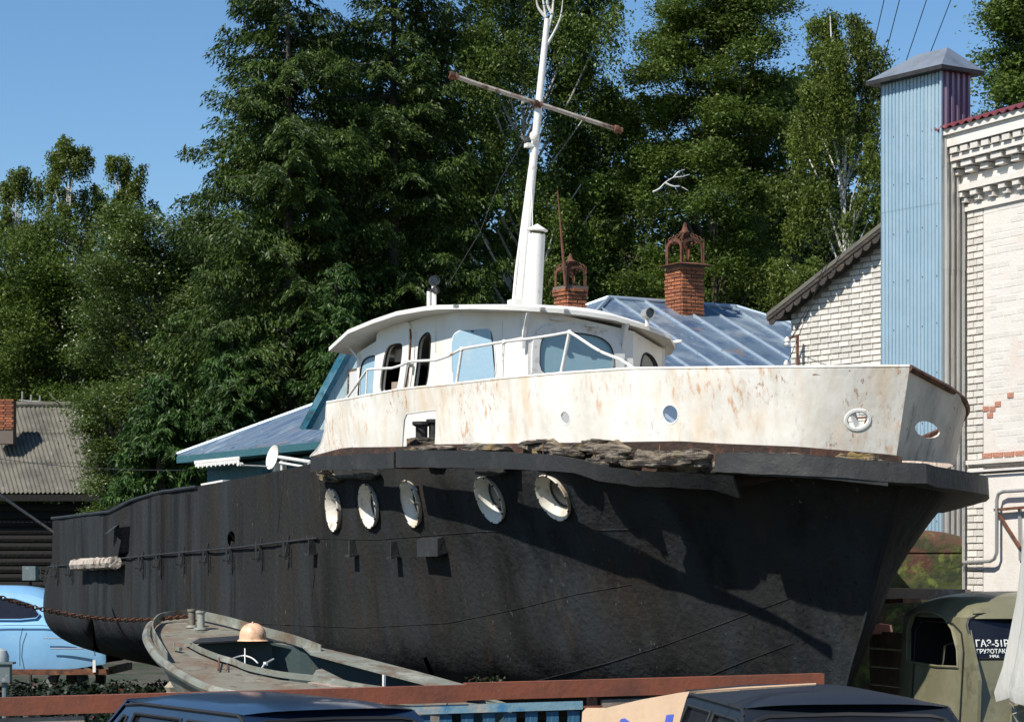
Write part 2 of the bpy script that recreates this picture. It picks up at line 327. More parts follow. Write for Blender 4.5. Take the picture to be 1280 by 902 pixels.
# ------------------------------------------------------------------ big boat: coordinates
KA = R(68); AX = Vector((-math.cos(KA), math.sin(KA), 0)); NX = Vector((-math.sin(KA), -math.cos(KA), 0)); S0 = Vector((3.135, 19.0, 0))
def W(u, v, z): return Vector((S0.x + AX.x * u + NX.x * v, S0.y + AX.y * u + NX.y * v, z))
BM, LB, PB = 2.6, 8.0, 1.6
UE = 22.6
def halfb(ul, q, L=LB, ue=UE, slope=2.1, B=BM):
    t = min(max(ul / L, 0), 1); v = B * (1 - (1 - t) ** PB) ** (1 / q); v = min(v, slope * max(ul, 0))
    if ul > ue - 1.5: v *= math.sqrt(max(0, 1 - ((ul - (ue - 1.5)) / 1.62) ** 2))
    return v
def near_z(u, v, tab):      # height from a table of photo readings (px, py)
    p = W(u, v, 0); return Z(interp(CX + F * p.x / p.y, tab), p.y)
T_deck = [(40, 646), (67, 645), (100, 641), (140, 636), (165, 622), (200, 612), (260, 603), (330, 590), (388, 577), (420, 574), (495, 573), (640, 574), (720, 580), (760, 585), (915, 586), (1000, 580), (1140, 583)]
T_wb = [(385, 571), (430, 562), (500, 561), (540, 558), (640, 557), (850, 554), (900, 557), (1000, 561), (1115, 571), (1140, 575)]
T_wt = [(380, 509), (410, 505), (440, 500), (500, 489), (560, 483), (640, 474), (700, 469), (790, 463), (900, 462), (1140, 460)]
def zdeck(u): return near_z(u, halfb(u, 2), T_deck)
def zwb(u): return near_z(u, halfb(u, 2), T_wb)
def zwt(u): return near_z(u, halfb(u, 2), T_wt)
US = np.linspace(0, UE, 300); ZD = [zdeck(u) for u in US]
def zd(u): return float(np.interp(u, US, ZD))
HB = .70
def hullpt(U, wv, side=1, bulge=True):
    """U 0..1 along, wv 0 (top) .. 1 (bottom)"""
    tau = U ** 1.35; u0 = tau * UE
    zt = zd(u0) - (0.02 if side > 0 else 0); zb = HB + max(0, (u0 - 18.5) / 3.0) ** 2 * .45
    z = zt + (zb - zt) * wv
    us = max(0, (3.02 - z)) / 1.8 * .95
    ue = UE
    if z < 2.4:
        k = (2.4 - z) / 1.7; ue = UE + .75 * math.sin(min(1, k * 1.9) * math.pi * .5) - 2.4 * max(0, k - .45) ** 2 * 1.6
    u = us + (ue - us) * tau
    k1 = 1 - (1 - min(1, max(0, (3.02 - z) / 1.05))) ** 1.7; k2 = min(1, max(0, (2.0 - z) / .9))
    q = 2 - .70 * k1 - .15 * k2; sl = 2.1 - 1.25 * k1 - .15 * k2
    v = halfb(u - us, q, LB, ue - us, sl)
    if z < 1.55: v *= max(.28, (1 - (min(1, (1.55 - z) / .88)) ** 2.4 * .9)) ** .5 if True else 1
    wob = .020 * noise.noise(Vector((u * 1.3, z * .8, 3.1 * side))) + .008 * noise.noise(Vector((u * 4, z * 3, 7)))
    v += (wob + .003 * math.cos(u * 2 * math.pi / .62) * min(1, max(0, (u - 1) / 2)) * (.3 + .7 * min(1, wv * 3))) * min(1, u)
    if side < 0:
        z -= .057 * 2 * max(v, 0) * (1 - .6 * wv)
    return W(u, side * v, z)
# inverse lookup table for the near side
_U = np.linspace(0.0, 1, 700); _Wv = np.linspace(0, 1, 70)
_T = np.array([[tuple(hullpt(a, b)) for b in _Wv] for a in _U]); _PX = CX + F * _T[:, :, 0] / _T[:, :, 1]; _PY = HY - F * (_T[:, :, 2] - CH) / _T[:, :, 1]
_FOLD = np.array([np.arange(len(_U)) > _PX[:, k_].argmin() for k_ in range(len(_Wv))]).T * 1e9     # the stern turning away is not seen
def hull_inv(px, py):
    d = (_PX - px) ** 2 + (_PY - py) ** 2 + _FOLD; i, j = np.unravel_index(np.argmin(d), d.shape); i = min(max(i, 1), len(_U) - 2); j = min(max(j, 1), len(_Wv) - 2)
    J = np.array([[(_PX[i + 1, j] - _PX[i - 1, j]) / 2, (_PX[i, j + 1] - _PX[i, j - 1]) / 2], [(_PY[i + 1, j] - _PY[i - 1, j]) / 2, (_PY[i, j + 1] - _PY[i, j - 1]) / 2]])
    s = np.linalg.solve(J, np.array([px - _PX[i, j], py - _PY[i, j]])); s = np.clip(s, -2, 2)
    return float(np.clip(_U[i] + s[0] * (_U[1] - _U[0]), 0, 1)), float(np.clip(_Wv[j] + s[1] * (_Wv[1] - _Wv[0]), 0, 1))
def hull_at(px, py):
    U, b = hull_inv(px, py); p = hullpt(U, b)
    n_ = (hullpt(min(U + .004, 1), b) - hullpt(U - .004, b)).cross(hullpt(U, min(b + .02, 1)) - hullpt(U, b - .02)); n_.normalize()
    if n_.dot(NX) < 0: n_ = -n_
    return p, n_
SU, SW = 22.0, 2.4
boat = thing('tugboat', 'big derelict tugboat with black hull and rusty white bulwark hauled out on land', 'boat', W(10, 0, 0))
PORTS = [(417, 637, 27.5), (461, 632, 28.5), (514, 629, 30.5), (613, 624, 31.5), (692, 621, 32)]
ports = []
holes = []
for px, py, hh in PORTS:
    p, nn = hull_at(px, py); r = hh * p.y / F
    tx = UP.cross(nn).normalized(); ty = nn.cross(tx)
    loop = []
    for k in range(24):
        q = p + (tx * math.cos(k * math.pi / 12) + ty * math.sin(k * math.pi / 12)) * r * .97
        qx = CX + F * q.x / q.y; qy = HY - F * (q.z - CH) / q.y
        a, b = hull_inv(qx, qy); loop.append((a * SU, b * SW))
    holes.append(loop); ports.append((p, nn, r))
def hole_px(poly): return [(a * SU, b * SW) for a, b in (hull_inv(x, y) for x, y in poly)]
holes.append(hole_px([(143, 660), (163, 657), (161, 690), (157, 697), (147, 697), (151, 675), (144, 668)]))
holes.append(hole_px(circle(289, 673, 4.8, 10, 12)))
holes.append(hole_px([(529, 822), (533, 820), (541, 838), (545, 853), (540, 846), (534, 836)]))
holes.append(hole_px([(115.5, 771), (118, 786), (120, 803), (126, 816), (121, 820), (117, 806)]))
vv, ff = cdt([(0, 0), (SU, 0), (SU, SW), (0, SW)], holes, .16, .10)
gn = G(); gn.add([hullpt(a / SU, b / SW) for a, b in vv], ff)
nu = 120; gn.grid([[hullpt(i / nu, j / 24, -1) for j in range(25)] for i in range(nu + 1)])
gn.grid([[hullpt(1, j / 24, 1) for j in range(25)], [(hullpt(1, j / 24, 1) + hullpt(1, j / 24, -1)) / 2 for j in range(25)], [hullpt(1, j / 24, -1) for j in range(25)]])
gn.grid([[hullpt(i / nu, 1, 1) for i in range(nu + 1)], [hullpt(i / nu, 1, -1) for i in range(nu + 1)]])
hull = add('hull', gn, m_hull, boat, smooth=True)
# dark inner lining behind the holes
# ---- deck
gd = G(); rows = []
for i in range(0, 81):
    u = 0.15 + (UE - .4) * i / 80; v = halfb(u, 2) - .05; z1 = zd(u) - (.03 if u < 12.4 else .75); rows.append([W(u, v * (1 - 2 * j / 6), z1 - .057 * (v - v * (1 - 2 * j / 6))) for j in range(7)])
gd.grid(rows); add('deck', gd, m_darkwood, boat)
# ---- top rim of the aft black bulwark
gr = G(); pts = []
for i in range(60):
    u = 12.2 + (UE - 12.2) * i / 59; pts.append(W(u, halfb(u, 2) + .01, zd(u) - .03 + .008 * noise.noise(Vector((u * 3, 0, 0)))))
gr.tube(pts, .022, 6); add('bulwark_rim', gr, m_hull2, boat, smooth=True)
# ---- portholes
m_pcov = M('porthole_cover_paint', (.20, .19, .18), .5, .3, [((.08, .06, .05), 7, .5, .66)], bump=(30, .004))
m_port = M('porthole_paint', (.62, .58, .50), .6, 0, [((.36, .25, .14), 5, .46, .68, (1, 1, .4), .8), ((.26, .12, .06), 11, .60, .70, (1, 1, .4), .7)], bump=(30, .004))
for p, nn, r in ports:
    nn = (nn - AX * -.0 + AX * .13).normalized(); gp = G(); gp.lathe(p, nn, [(-.02, r * .93), (.018, r), (.028, r * .985), (.022, r * .93), (-.075, r * .66), (-.10, r * .62)], 28)
    po = add('porthole', gp, m_port, boat, smooth=True); tq = UP.cross(nn).normalized(); tv = nn.cross(tq); gq = G()
    for k in range(10): gq.lathe(p + (tq * math.cos(k * .628) + tv * math.sin(k * .628)) * r * .985 + nn * .02, nn, [(0, .011), (.012, .011), (.016, .004)], 6)
    add('bolt_ring', gq, m_hull2, po, kind='stuff')
    gq = G(); gq.lathe(p, nn, [(-.10, r * .63), (-.078, r * .64), (-.072, r * .58), (-.088, r * .54)], 28); add('porthole_ring', gq, m_hull2, po, smooth=True)
    gq = G(); gq.disc(p - nn * .088, nn, r * .55, 28); add('porthole_cover', gq, m_pcov, po)
# ---- weld seams and plate laps
for poly in [[(396, 673), (470, 674), (600, 664), (720, 663), (830, 660)], [(60, 765), (130, 770), (300, 778), (450, 784), (560, 778), (640, 762), (720, 742), (800, 728)], [(672, 850), (760, 828), (830, 806), (900, 780), (1000, 742)], [(355, 590), (350, 640), (344, 690)], [(870, 850), (930, 826), (1000, 800)], [(396, 690), (391, 740), (386, 800)]]:
    pts = []
    for a, b in zip(poly[:-1], poly[1:]):
        n_ = max(2, int(abs(b[0] - a[0]) / 12) + 2)
        for k in range(n_):
            t = k / n_; q, nn = hull_at(a[0] + (b[0] - a[0]) * t, a[1] + (b[1] - a[1]) * t); pts.append(q + nn * .001)
    gs = G(); gs.tube(pts, .0045, 5); add('weld_seam', gs, m_hull, boat, smooth=True)
gs = G(); pts = [hullpt(0.0001, j / 30) + AX * .12 + NX * .05 for j in range(31)]
st = [];
for j in range(31):
    st.append(hullpt(0.0, j / 30))
gs.tube(st, .02, 6); add('stem_bar', gs, m_hull, boat, smooth=True)
# ---- rub rail strips (outline curve pushed outwards)
def railpt(u, off, z):
    v = halfb(max(u, 0), 2); du = .02; d = Vector((du, halfb(max(u, 0) + du, 2) - v)); d.normalize(); n2 = Vector((-d.y, d.x))
    return W(max(u, 0) + n2.x * off, v + n2.y * off, z)
def u_for_px(px, off=.2, lo=0.02, hi=22.0):
    for _ in range(40):
        m = (lo + hi) / 2; p = railpt(m, off, 0)
        if CX + F * p.x / p.y > px: lo = m
        else: hi = m
    return (lo + hi) / 2
def strip(pxs, top, bot, offs, th=.035, rag=0.0, tilt=None):
    vs = []; nn = len(pxs)
    for i, px in enumerate(pxs):
        o = offs[i]; u = u_for_px(px, o)
        for o2 in (o, o - th):
            p = railpt(u, o, 0); q = railpt(u, o2, 0)
            vs.append((q.x, q.y, Z(interp(px, top) + rag * noise.noise(Vector((px * .07, 1, 0))), p.y)))
            tl_ = interp(px, tilt) if tilt else 0; q = railpt(u, o2 - tl_, 0)
            vs.append((q.x, q.y, Z(interp(px, bot) + rag * 1.5 * noise.noise(Vector((px * .05, 9, 0))), p.y)))
    fs = []
    for i in range(nn - 1):
        a = i * 4; b = a + 4; fs += [(a, a + 1, b + 1, b), (a + 2, b + 2, b + 3, a + 3), (a, b, b + 2, a + 2), (a + 1, a + 3, b + 3, b + 1)]
    fs += [(0, 2, 3, 1), (4 * nn - 4, 4 * nn - 3, 4 * nn - 1, 4 * nn - 2)]
    g = G(); g.add(vs, fs); return g
lin = lambda a, b, n: [a + (b - a) * i / (n - 1) for i in range(n)]
px1 = lin(388, 492, 14)
add('rub_rail', strip(px1, [(388, 571), (492, 565)], [(388, 588), (492, 585)], [.30] * 14, rag=1), m_hull2, boat, smooth=True)
px2 = lin(495, 915, 56); of2 = [interp(x, [(495, .32), (700, .34), (760, .30), (830, .35), (915, .46)]) for x in px2]
add('rub_rail', strip(px2, [(495, 562), (600, 563), (690, 568), (730, 575), (755, 583), (800, 588), (915, 594)], [(495, 583), (640, 586), (715, 590), (745, 601), (790, 607), (880, 611), (917, 622)], of2, rag=1, tilt=[(700, 0), (800, .06), (917, .12)]), m_hull2, boat, smooth=True, label='bent loose strip of the black rub rail')
px3 = lin(936, 1110, 24)
g3 = strip(px3, [(936, 564), (1010, 568), (1110, 577)], [(936, 594), (1020, 597), (1110, 607)], [.26] * 24, rag=1)
add('rub_rail', g3, m_hull2, boat, smooth=True)
# bow: thick rail turning round the stem and along the far side
def bowrail(off0, off1, dz0, dz1):
    rows = []
    path = []
    for k in range(12): path.append((.9 * (1 - k / 11), 1))
    for k in range(1, 30): path.append((6.5 * (k / 29) ** 1.4, -1))
    for u, sd in path:
        v = halfb(u, 2); du = .03; d = Vector((du, halfb(u + du, 2) - v)); d.normalize(); n2 = Vector((-d.y, d.x))
        if u < .06: n2 = Vector((-1, 0))
        bl = min(1, u / .5); n2 = (Vector((-1, 0)) * (1 - bl) + n2 * bl).normalized()
        zz = zwb(min(max(u, .05), 8)) - .03 - (.175 * v if sd < 0 else 0) - .03; of_ = off1 - (.07 * min(1, v) if sd < 0 else 0)
        hgt = .175; r_ = []
        for (o, z) in ((of_ - .5, 0.02), (of_, .0), (of_ + .01, -hgt * .9), (of_ - .05, -hgt), (of_ - .5, -hgt * .7)):
            jag = .012 * noise.noise(Vector((u * 6, sd * 3, z * 20)))
            r_.append(W(u + n2.x * o, sd * (v + n2.y * o), zz + z + jag))
        rows.append(r_)
    g = G(); g.grid(rows); return g
add('bow_fender', bowrail(0, .27, 0, 0), m_hull2, boat, smooth=True)
# ---- white bulwark with holes: domain x = u (0..12.6), y = height 0..1
UB = 12.35
def bul(u, h, side):
    v = max(0, halfb(u, 2) - .03 * min(1, u * 2) + .05 * h * min(1, u * 2)); uu = u + .21 * (1 - h) * math.exp(-u * .8) - .02
    zb_, zt_ = zwb(u), zwt(u); z = zb_ + (zt_ - zb_) * h
    v += .018 * noise.noise(Vector((u * 1.1, h * 1.2, side * 5.0))) * min(1, u * 2)
    if side < 0: z -= .057 * 2 * v + .14 * h * v
    return W(uu, side * v, z)
def bul_inv(px, py):
    lo, hi = 0.0, 13.5
    for _ in range(40):
        m = (lo + hi) / 2; p = bul(m, .5, 1)
        if CX + F * p.x / p.y > px: lo = m
        else: hi = m
    a, b = bul(lo, 0, 1), bul(lo, 1, 1); ya, yb = HY - F * (a.z - CH) / a.y, HY - F * (b.z - CH) / b.y
    return (lo, (py - ya) / (yb - ya))
def pxloop(pts): return [(u, h) for u, h in (bul_inv(x, y) for x, y in pts)]
opening = pxloop([(500, 560), (503, 540), (506, 524), (510, 517), (530, 514), (547, 512), (546, 522), (544, 540), (541, 557)])
h1 = pxloop(circle(707.5, 522, 5.5, 8, 16)); h2 = pxloop(circle(839, 517.5, 9.5, 11.5, 18)); h3 = pxloop(circle(1074, 524, 13, 11, 20))
uend = bul_inv(412, 505)[0]; ufoot = bul_inv(386, 568)[0]
top = [(u, 1) for u in lin(0, uend, 60)]
bot = [(u, 0.0 + .035 * noise.noise(Vector((u * 9, 0, 0))) * (1 if 1 < u < 9.5 else .3) + (.03 if int(u * 7) % 5 == 0 and 2 < u < 7 else 0)) for u in lin(ufoot, 0, 120)]
left = [bul_inv(x, y) for x, y in [(410, 522), (407, 538), (402, 552), (395, 562)]]
# opening touches the bottom edge: cut it as part of the outline
bot2 = []; ok_ = False
for q in bot:
    if opening[-1][0] < q[0] < opening[0][0]:
        if not ok_: bot2 += [opening[0]] + opening[1:-1] + [opening[-1]]; ok_ = True
        continue
    bot2.append(q)
outer = top + left + bot2
SC = 1.0
vv, ff = cdt([(a, b) for a, b in outer], [h1, h2, h3], .10, .12, sub=False)
gb = thick([bul(a, b, 1) for a, b in vv], ff, .012, flip=False)
add('bulwark_plate', gb, m_white, boat, smooth=True, label='rust-streaked white port bulwark')
h4 = circle(.16, .40, .075, .10, 16)
vv, ff = cdt([(0, 0), (UB - .2, 0), (UB - .2, 1), (0, 1)], [h4], .10, .12)
gb = thick([bul(a, b, -1) for a, b in vv], ff, .012); add('bulwark_plate', gb, m_whiteshade, boat, smooth=True, label='stained starboard bulwark with its shade mixed into the paint')
# rim caps
gc = G(); pts = [bul(u, 1.0, 1) + Vector((0, 0, .012)) for u in lin(0, uend, 60)]; gc.tube(pts, .017, 6); add('bulwark_rim', gc, m_white, boat, smooth=True)
gc = G(); pts = [bul(u, 1.0, -1) + Vector((0, 0, .0)) for u in lin(0, UB - .3, 50)]; gc.tube(pts, .030, 6); add('bulwark_rim', gc, m_rust, boat, smooth=True, label='rusty rim of the starboard bulwark')
gc = G(); pts = [bul(bul_inv(a, b)[0], bul_inv(a, b)[1], 1) + NX * .004 for a, b in [(412, 507), (410, 522), (407, 538), (402, 552), (395, 562), (387, 570)]]; gc.tube(pts, .014, 6); add('bulwark_rim', gc, m_white, boat, smooth=True)
# lap seam below the rim and at the stem
gc = G(); gc.tube([bul(u, .93 + .006 * noise.noise(Vector((u * 5, 2, 0))), 1) + NX * -.002 for u in lin(.1, uend - .2, 90)], .008, 5); add('weld_seam', gc, m_rimrust, boat)
gc = G(); gc.tube([bul(.33 + .10 * h, h, 1) for h in lin(0, 1, 12)], .007, 5); add('weld_seam', gc, m_white, boat)
# rings round the openings
def ringpart(px, py, rx, ry, rt, mat):
    pts = [bul(*bul_inv(x, y), 1) for x, y in circle(px, py, rx, ry, 24)]
    g = G(); g.tube([p + NX * .006 for p in pts], rt, 6, closed=True); return add('hole_ring', g, mat, boat, smooth=True)
ringpart(707.5, 522, 5.8, 8.4, .009, m_rail); ringpart(839, 517.5, 10, 12, .010, m_rail); rg = ringpart(1074, 524, 15, 12, .020, m_rail)
g = G(); c1 = bul(*bul_inv(1066, 514), 1); c2 = bul(*bul_inv(1074, 535), 1); g.bar(c1, c2, .016, .045, NX); add('hole_bar', g, m_rail, rg)
g = G(); c1 = bul(*bul_inv(1071, 522), 1); c2 = bul(*bul_inv(1087, 521), 1); g.bar(c1, c2, .012, .015, NX); add('hole_bar', g, m_rust, rg)
g = G(); c1 = bul(*bul_inv(1084, 523), 1); c2 = bul(*bul_inv(1082, 533), 1); g.bar(c1, c2, .010, .010, NX); add('hole_bar', g, m_rust, rg)
g = G(); c = bul(*bul_inv(711, 526), 1); g.obox(c - NX * .02, NX * .02, AX * .05, UP * .03); add('hook', g, m_rail, boat)
# frame inside the big opening, bollards behind it
g = G(); g.tube([bul(a, b, 1) + NX * .004 for a, b in opening], .010, 6); add('opening_frame', g, m_rail, boat, smooth=True)
for px_, r_, ptop in ((527, .075, 527), (542, .06, 524)):
    q = P(px_, 550, 23.95); zt_ = Z(ptop, q.y); g = G()
    g.lathe((q.x, q.y, 0), UP, [(zwb(7) - .1, r_ * .8), (zt_ - .05, r_ * .8), (zt_ - .03, r_ * 1.25), (zt_, r_ * 1.25), (zt_, 0.001)], 16); add('bollard', g, m_hull2, boat, smooth=True)
g = G(); q = P(526, 553, 23.8); g.obox(q, AX * .28, NX * .2, UP * .09); add('bollard_base', g, m_wood, boat)
# ---- rotten deck planks between bulwark and rail
random.seed(3)
def chunk(pxa, pya, pxb, pyb, off, wd, ht, seed, mat=m_wood):
    ua, ub = u_for_px(pxa, off), u_for_px(pxb, off); a = railpt(ua, off, 0); b = railpt(ub, off, 0); a.z = Z(pya, a.y); b.z = Z(pyb, b.y)
    d = b - a; sd = d.cross(UP).normalized(); rs = random.Random(seed); g = G(); nlay = max(1, int(ht / .04))
    for L in range(nlay):
        for rep in range(2):
            zc_ = -ht / 2 + ht * (L + .5) / nlay + rs.uniform(-.006, .006); t0 = rs.uniform(0, .22) if rep == 0 else rs.uniform(.3, .7); t1 = rs.uniform(.75, 1.0) if rep == 0 else min(1, t0 + rs.uniform(.2, .5)); so_ = rs.uniform(-.35, .35) * wd; hh_ = ht / nlay * rs.uniform(.9, 2.0); ww = wd * rs.uniform(.45, .85)
            n_ = 8; rows = []; sk_ = rs.uniform(-.012, .012)
            for i in range(n_ + 1):
                t = t0 + (t1 - t0) * i / n_; e_ = min(1, .35 + 5 * min(i, n_ - i) / n_ * rs.uniform(.6, 1.1)); c = a + d * t + sd * so_ + UP * (zc_ + sk_ * (i / n_ - .5) * 2 + .006 * noise.noise(Vector((t * 7, L * 3, seed))))
                w2 = ww * e_ * (.8 + .3 * rs.random()); h2_ = hh_ * e_ * rs.uniform(.75, 1.2); rows.append([c - sd * w2 / 2 - UP * h2_ / 2, c - sd * w2 * .5 + UP * h2_ * .35, c - sd * w2 * .15 + UP * h2_ * rs.uniform(.4, .7), c + sd * w2 / 2 + UP * h2_ / 2, c + sd * w2 * .5 - UP * h2_ * .3, c + sd * w2 / 2 * .4 - UP * h2_ / 2, c - sd * w2 / 2 - UP * h2_ / 2])
            g.grid(rows); g.add(rows[0][:-1], [tuple(range(6))]); g.add(rows[-1][:-1], [tuple(range(6))[::-1]])
    return add('rotten_plank', g, mat, boat)
add('deck_edge', strip(lin(388, 1132, 60), T_wb[:1] + [(x_, y_ - 3) for x_, y_ in T_wb[1:]], [(388, 590), (495, 584), (640, 585), (720, 590), (790, 607), (915, 610), (1000, 592), (1132, 600)], [.01] * 60), m_rotdark, boat)
ch = [(560, 559, 640, 560, .12, .2, .05), (500, 561, 575, 560, .12, .2, .045), (640, 557, 720, 560, .12, .2, .06), (655, 562, 735, 566, .14, .2, .05), (700, 559, 805, 562, .08, .22, .075), (735, 569, 790, 574, .16, .2, .085), (722, 577, 790, 580, .14, .2, .06),
      (783, 577, 905, 574, .20, .26, .115), (800, 584, 920, 583, .16, .22, .08), (905, 571, 960, 576, .12, .2, .07), (940, 567, 1040, 571, .08, .2, .035), (1035, 570, 1100, 576, .12, .2, .04), (1060, 577, 1118, 582, .10, .2, .03)]
for i, c in enumerate(ch): chunk(*c, seed=i * 3 + 1)
chunk(785, 562, 935, 566, -.12, .1, .13, 77, mat=m_rust)
for i, (a_, b_) in enumerate(((655, 705), (725, 760))): chunk(a_, 554 - i, b_, 552 - i, .10, .25, .022, 60 + i, mat=m_darkwood)
for px_, pa, pb, dx in ((679, 553, 570, 0), (825, 555, 574, -2), (917, 559, 578, 0), (1014, 561, 575, 0), (741, 560, 566, 1)):
    q = railpt(u_for_px(px_, .24), .24, 0); g = G(); g.tube([(q.x, q.y, Z(pa, q.y)), P(px_ + dx, pb, q.y)], .006, 5); add('bolt', g, m_rust, boat)
# ragged slivers hanging below the rail
for px_, py_, w_, h_ in ((440, 592, 60, 10), (610, 588, 40, 8), (408, 592, 26, 16)):
    q = railpt(u_for_px(px_, .12), .12, 0); chunk(px_ - w_ / 2, py_, px_ + w_ / 2, py_ + 1, .10, .12, h_ * q.y / F, int(px_), mat=m_wood if px_ == 408 else m_hull2)
# ---- bracket row with rod
BR = [(58, 715), (73, 713), (91, 711), (180, 702), (202, 700), (231, 697), (261, 693), (291, 691), (328, 688), (362, 685), (394, 683), (445, 684), (497, 685)]
pts = []
for x, y in [(62, 708), (100, 704), (160, 697), (230, 690), (300, 684), (350, 678), (400, 672)]:
    q, nn = hull_at(x, y); pts.append(q + nn * .03)
g = G(); g.tube(pts, .012, 6); add('rod', g, m_hull2, boat, smooth=True)
for i, (x, y) in enumerate(BR):
    q, nn = hull_at(x, y); s = .001 * q.y / 3 * 1; tx = UP.cross(nn).normalized(); tx = tx if tx.dot(AX) < 0 else -tx
    hh = .25 if i < 10 else .16; g = G(); c = q + nn * .05
    if i < 10:
        g.bar(c + UP * hh * .55 - nn * .05, c - UP * hh * .5 + nn * .0, .022, .03); g.bar(c + nn * .05 + tx * .10 + UP * hh * .45, c + nn * .05 + tx * .10 - UP * hh * .35, .016, .02)
        g.bar(c - nn * .05 - UP * hh * .35, c + nn * .08 - UP * hh * .33, .02, .02); g.bar(c - nn * .05 + UP * .02, c + nn * .06 + UP * .04, .015, .015)
        g.bar(q + nn * .03 - UP * hh * .5, q + nn * .03 - UP * (hh * .5 + .06 * random.random() + .03), .03, .02)
    else:
        g.obox(q + nn * .04, tx * .02, nn * .08, UP * hh); g.obox(q + nn * .05 - UP * hh * .45, tx * .10, nn * .10, UP * .02)
    add('bracket', g, m_hull2, boat)
# box on hull
pa, nn = hull_at(543, 681); tx = UP.cross(nn).normalized(); g = G(); g.obox(pa + nn * .02, tx * .38, nn * .13, UP * .165); add('fender_block', g, m_hull2, boat)
# overboard pipe flap and torn plate at the big hole
q, nn = hull_at(120, 826); g = G(); g.obox(q + nn * .01, AX * .08, nn * .01, UP * .10 + AX * .05); add('loose_flap', g, m_grey, boat)
q, nn = hull_at(147, 668); g = G(); g.prism([q + UP * .14 - AX * .10, q + UP * .12 + AX * .22, q + nn * .14 + UP * .0 + AX * .20, q + nn * .10 + UP * .03], nn * .01); add('torn_flap', g, m_hull2, boat)
q1, n1 = hull_at(105, 704); q2, n2 = hull_at(157, 701)
g = G(); rows = []
for i in range(15):
    t = i / 14; c = q1.lerp(q2, t) + n1 * .14 - UP * .02; rows.append([c + (n1 * math.cos(k * math.pi / 4) + UP * math.sin(k * math.pi / 4)) * (.085 * (1 + .25 * noise.noise(Vector((i * .9, (k % 8) * 1.7, 2))))) for k in range(9)])
g.grid(rows); g.add(rows[0][:-1], [tuple(range(8))]); g.add(rows[-1][:-1], [tuple(range(8))[::-1]])
m_foam = M('weathered_foam', (.42, .36, .30), .9, 0, [((.12, .09, .07), 8, .5, .62), ((.35, .13, .07), 6, .6, .68)], bump=(20, .03))
fb = single('fender_log', g, m_foam, 'weathered pale rust-stained fender log hanging on the black hull near the stern', 'fender')
# ---- wheelhouse
def chaikin(L, it=2):
    for _ in range(it):
        o = []
        for i in range(len(L)):
            a, b = L[i], L[(i + 1) % len(L)]; o += [(a[0] * .78 + b[0] * .22, a[1] * .78 + b[1] * .22), (a[0] * .22 + b[0] * .78, a[1] * .22 + b[1] * .78)]
        L = o
    return L
def facet(pa, pb, holes_px, zt_a, zt_b, zbot, th=.035, name='wall', mat=m_cabin, extra_top=None):
    """vertical wall between plan points pa, pb given as (u, v)"""
    A = W(*pa, 0); B = W(*pb, 0); d = (B - A); Ln = d.length; d.normalize(); n = d.cross(UP).normalized()
    if n.dot(Vector((0, -1, 0))) < 0: n = -n
    def to2(px, py):
        q = RP(px, py, A, n); return ((q - A).dot(d), q.z)
    hs = [[to2(x, y) for x, y in h] for h in holes_px]
    tp = [(Ln, zt_b)] + ([(Ln * t, z) for t, z in extra_top] if extra_top else []) + [(0, zt_a)]
    vv, ff = cdt([(0, zbot), (Ln, zbot)] + tp, hs, .25, .25)
    v3 = [A + d * a + UP * b for a, b in vv]
    f0 = ff[0]; nn_ = (v3[f0[1]] - v3[f0[0]]).cross(v3[f0[2]] - v3[f0[0]])
    if nn_.dot(n) < 0: ff = [f[::-1] for f in ff]
    g = thick(v3, ff, th); o = add(name, g, mat, boat); return o, A, d, n, hs
def rrect(x0, y0, x1, y1, r, sk=0.0, n=4, skr=None):
    pts = []
    for cx_, cy_, a0 in ((x1 - r, y0 + r, -90), (x1 - r, y1 - r, 0), (x0 + r, y1 - r, 90), (x0 + r, y0 + r, 180)):
        for k in range(n + 1):
            a = R(a0 + 90 * k / n); pts.append((cx_ + r * math.cos(a), cy_ + r * math.sin(a)))
    ym = (y0 + y1) / 2; s2 = sk if skr is None else skr
    return [(x + (ym - y) / (y1 - y0) * (sk + (s2 - sk) * (x - x0) / (x1 - x0)), y) for x, y in pts]
ZB = 3.0
NA, NB, NC, ND, NE_ = (10.35, 1.15), (7.0, 1.15), (6.5, .58), (6.5, -.62), (6.9, -1.15)
win_a = [(447, 501), (450, 470), (453, 452), (460, 446), (471, 444), (470, 470), (466, 494), (462, 499)]
win_b = [(477, 488), (479, 468), (484, 440), (489, 431), (503, 428), (507, 432), (503, 465), (499, 487), (494, 493), (480, 493)]
win_c = [(518, 484), (522, 455), (524, 428), (529, 419), (536, 415), (539, 422), (537, 455), (534, 478), (528, 490), (519, 492)]
win_d = [(565, 480), (564, 430), (567, 418), (577, 412), (592, 412), (612, 411), (617, 418), (621, 474), (600, 480)]
win_e = [(674, 470), (674, 428), (682, 419), (700, 415.5), (725, 416), (750, 421), (763, 431), (768, 448), (768, 464), (720, 467)]
win_f = [(800, 463), (802, 447), (807, 440), (815, 445), (820, 453), (823, 463)]
win_a, win_b, win_c, win_d, win_e, win_f = (chaikin(w_) for w_ in (win_a, win_b, win_c, win_d, win_e, win_f))
wa, A1, d1, n1_, hs1 = facet(NA, NB, [win_a, win_b, win_c], 4.72, 4.93, ZB, extra_top=[(.45, 4.90)])
wd, A2, d2, n2_, hs2 = facet(NB, NC, [win_d], 4.93, 4.88, ZB)
we, A3, d3, n3_, hs3 = facet(NC, ND, [win_e], 4.88, 4.68, ZB, extra_top=None)
wf, A4, d4, n4_, hs4 = facet(ND, NE_, [win_f], 4.68, 4.55, ZB)
facet((6.9, -1.15), (10.35, -1.15), [], 4.55, 4.5, ZB); facet((10.35, -1.15), NA, [], 4.5, 4.72, ZB)
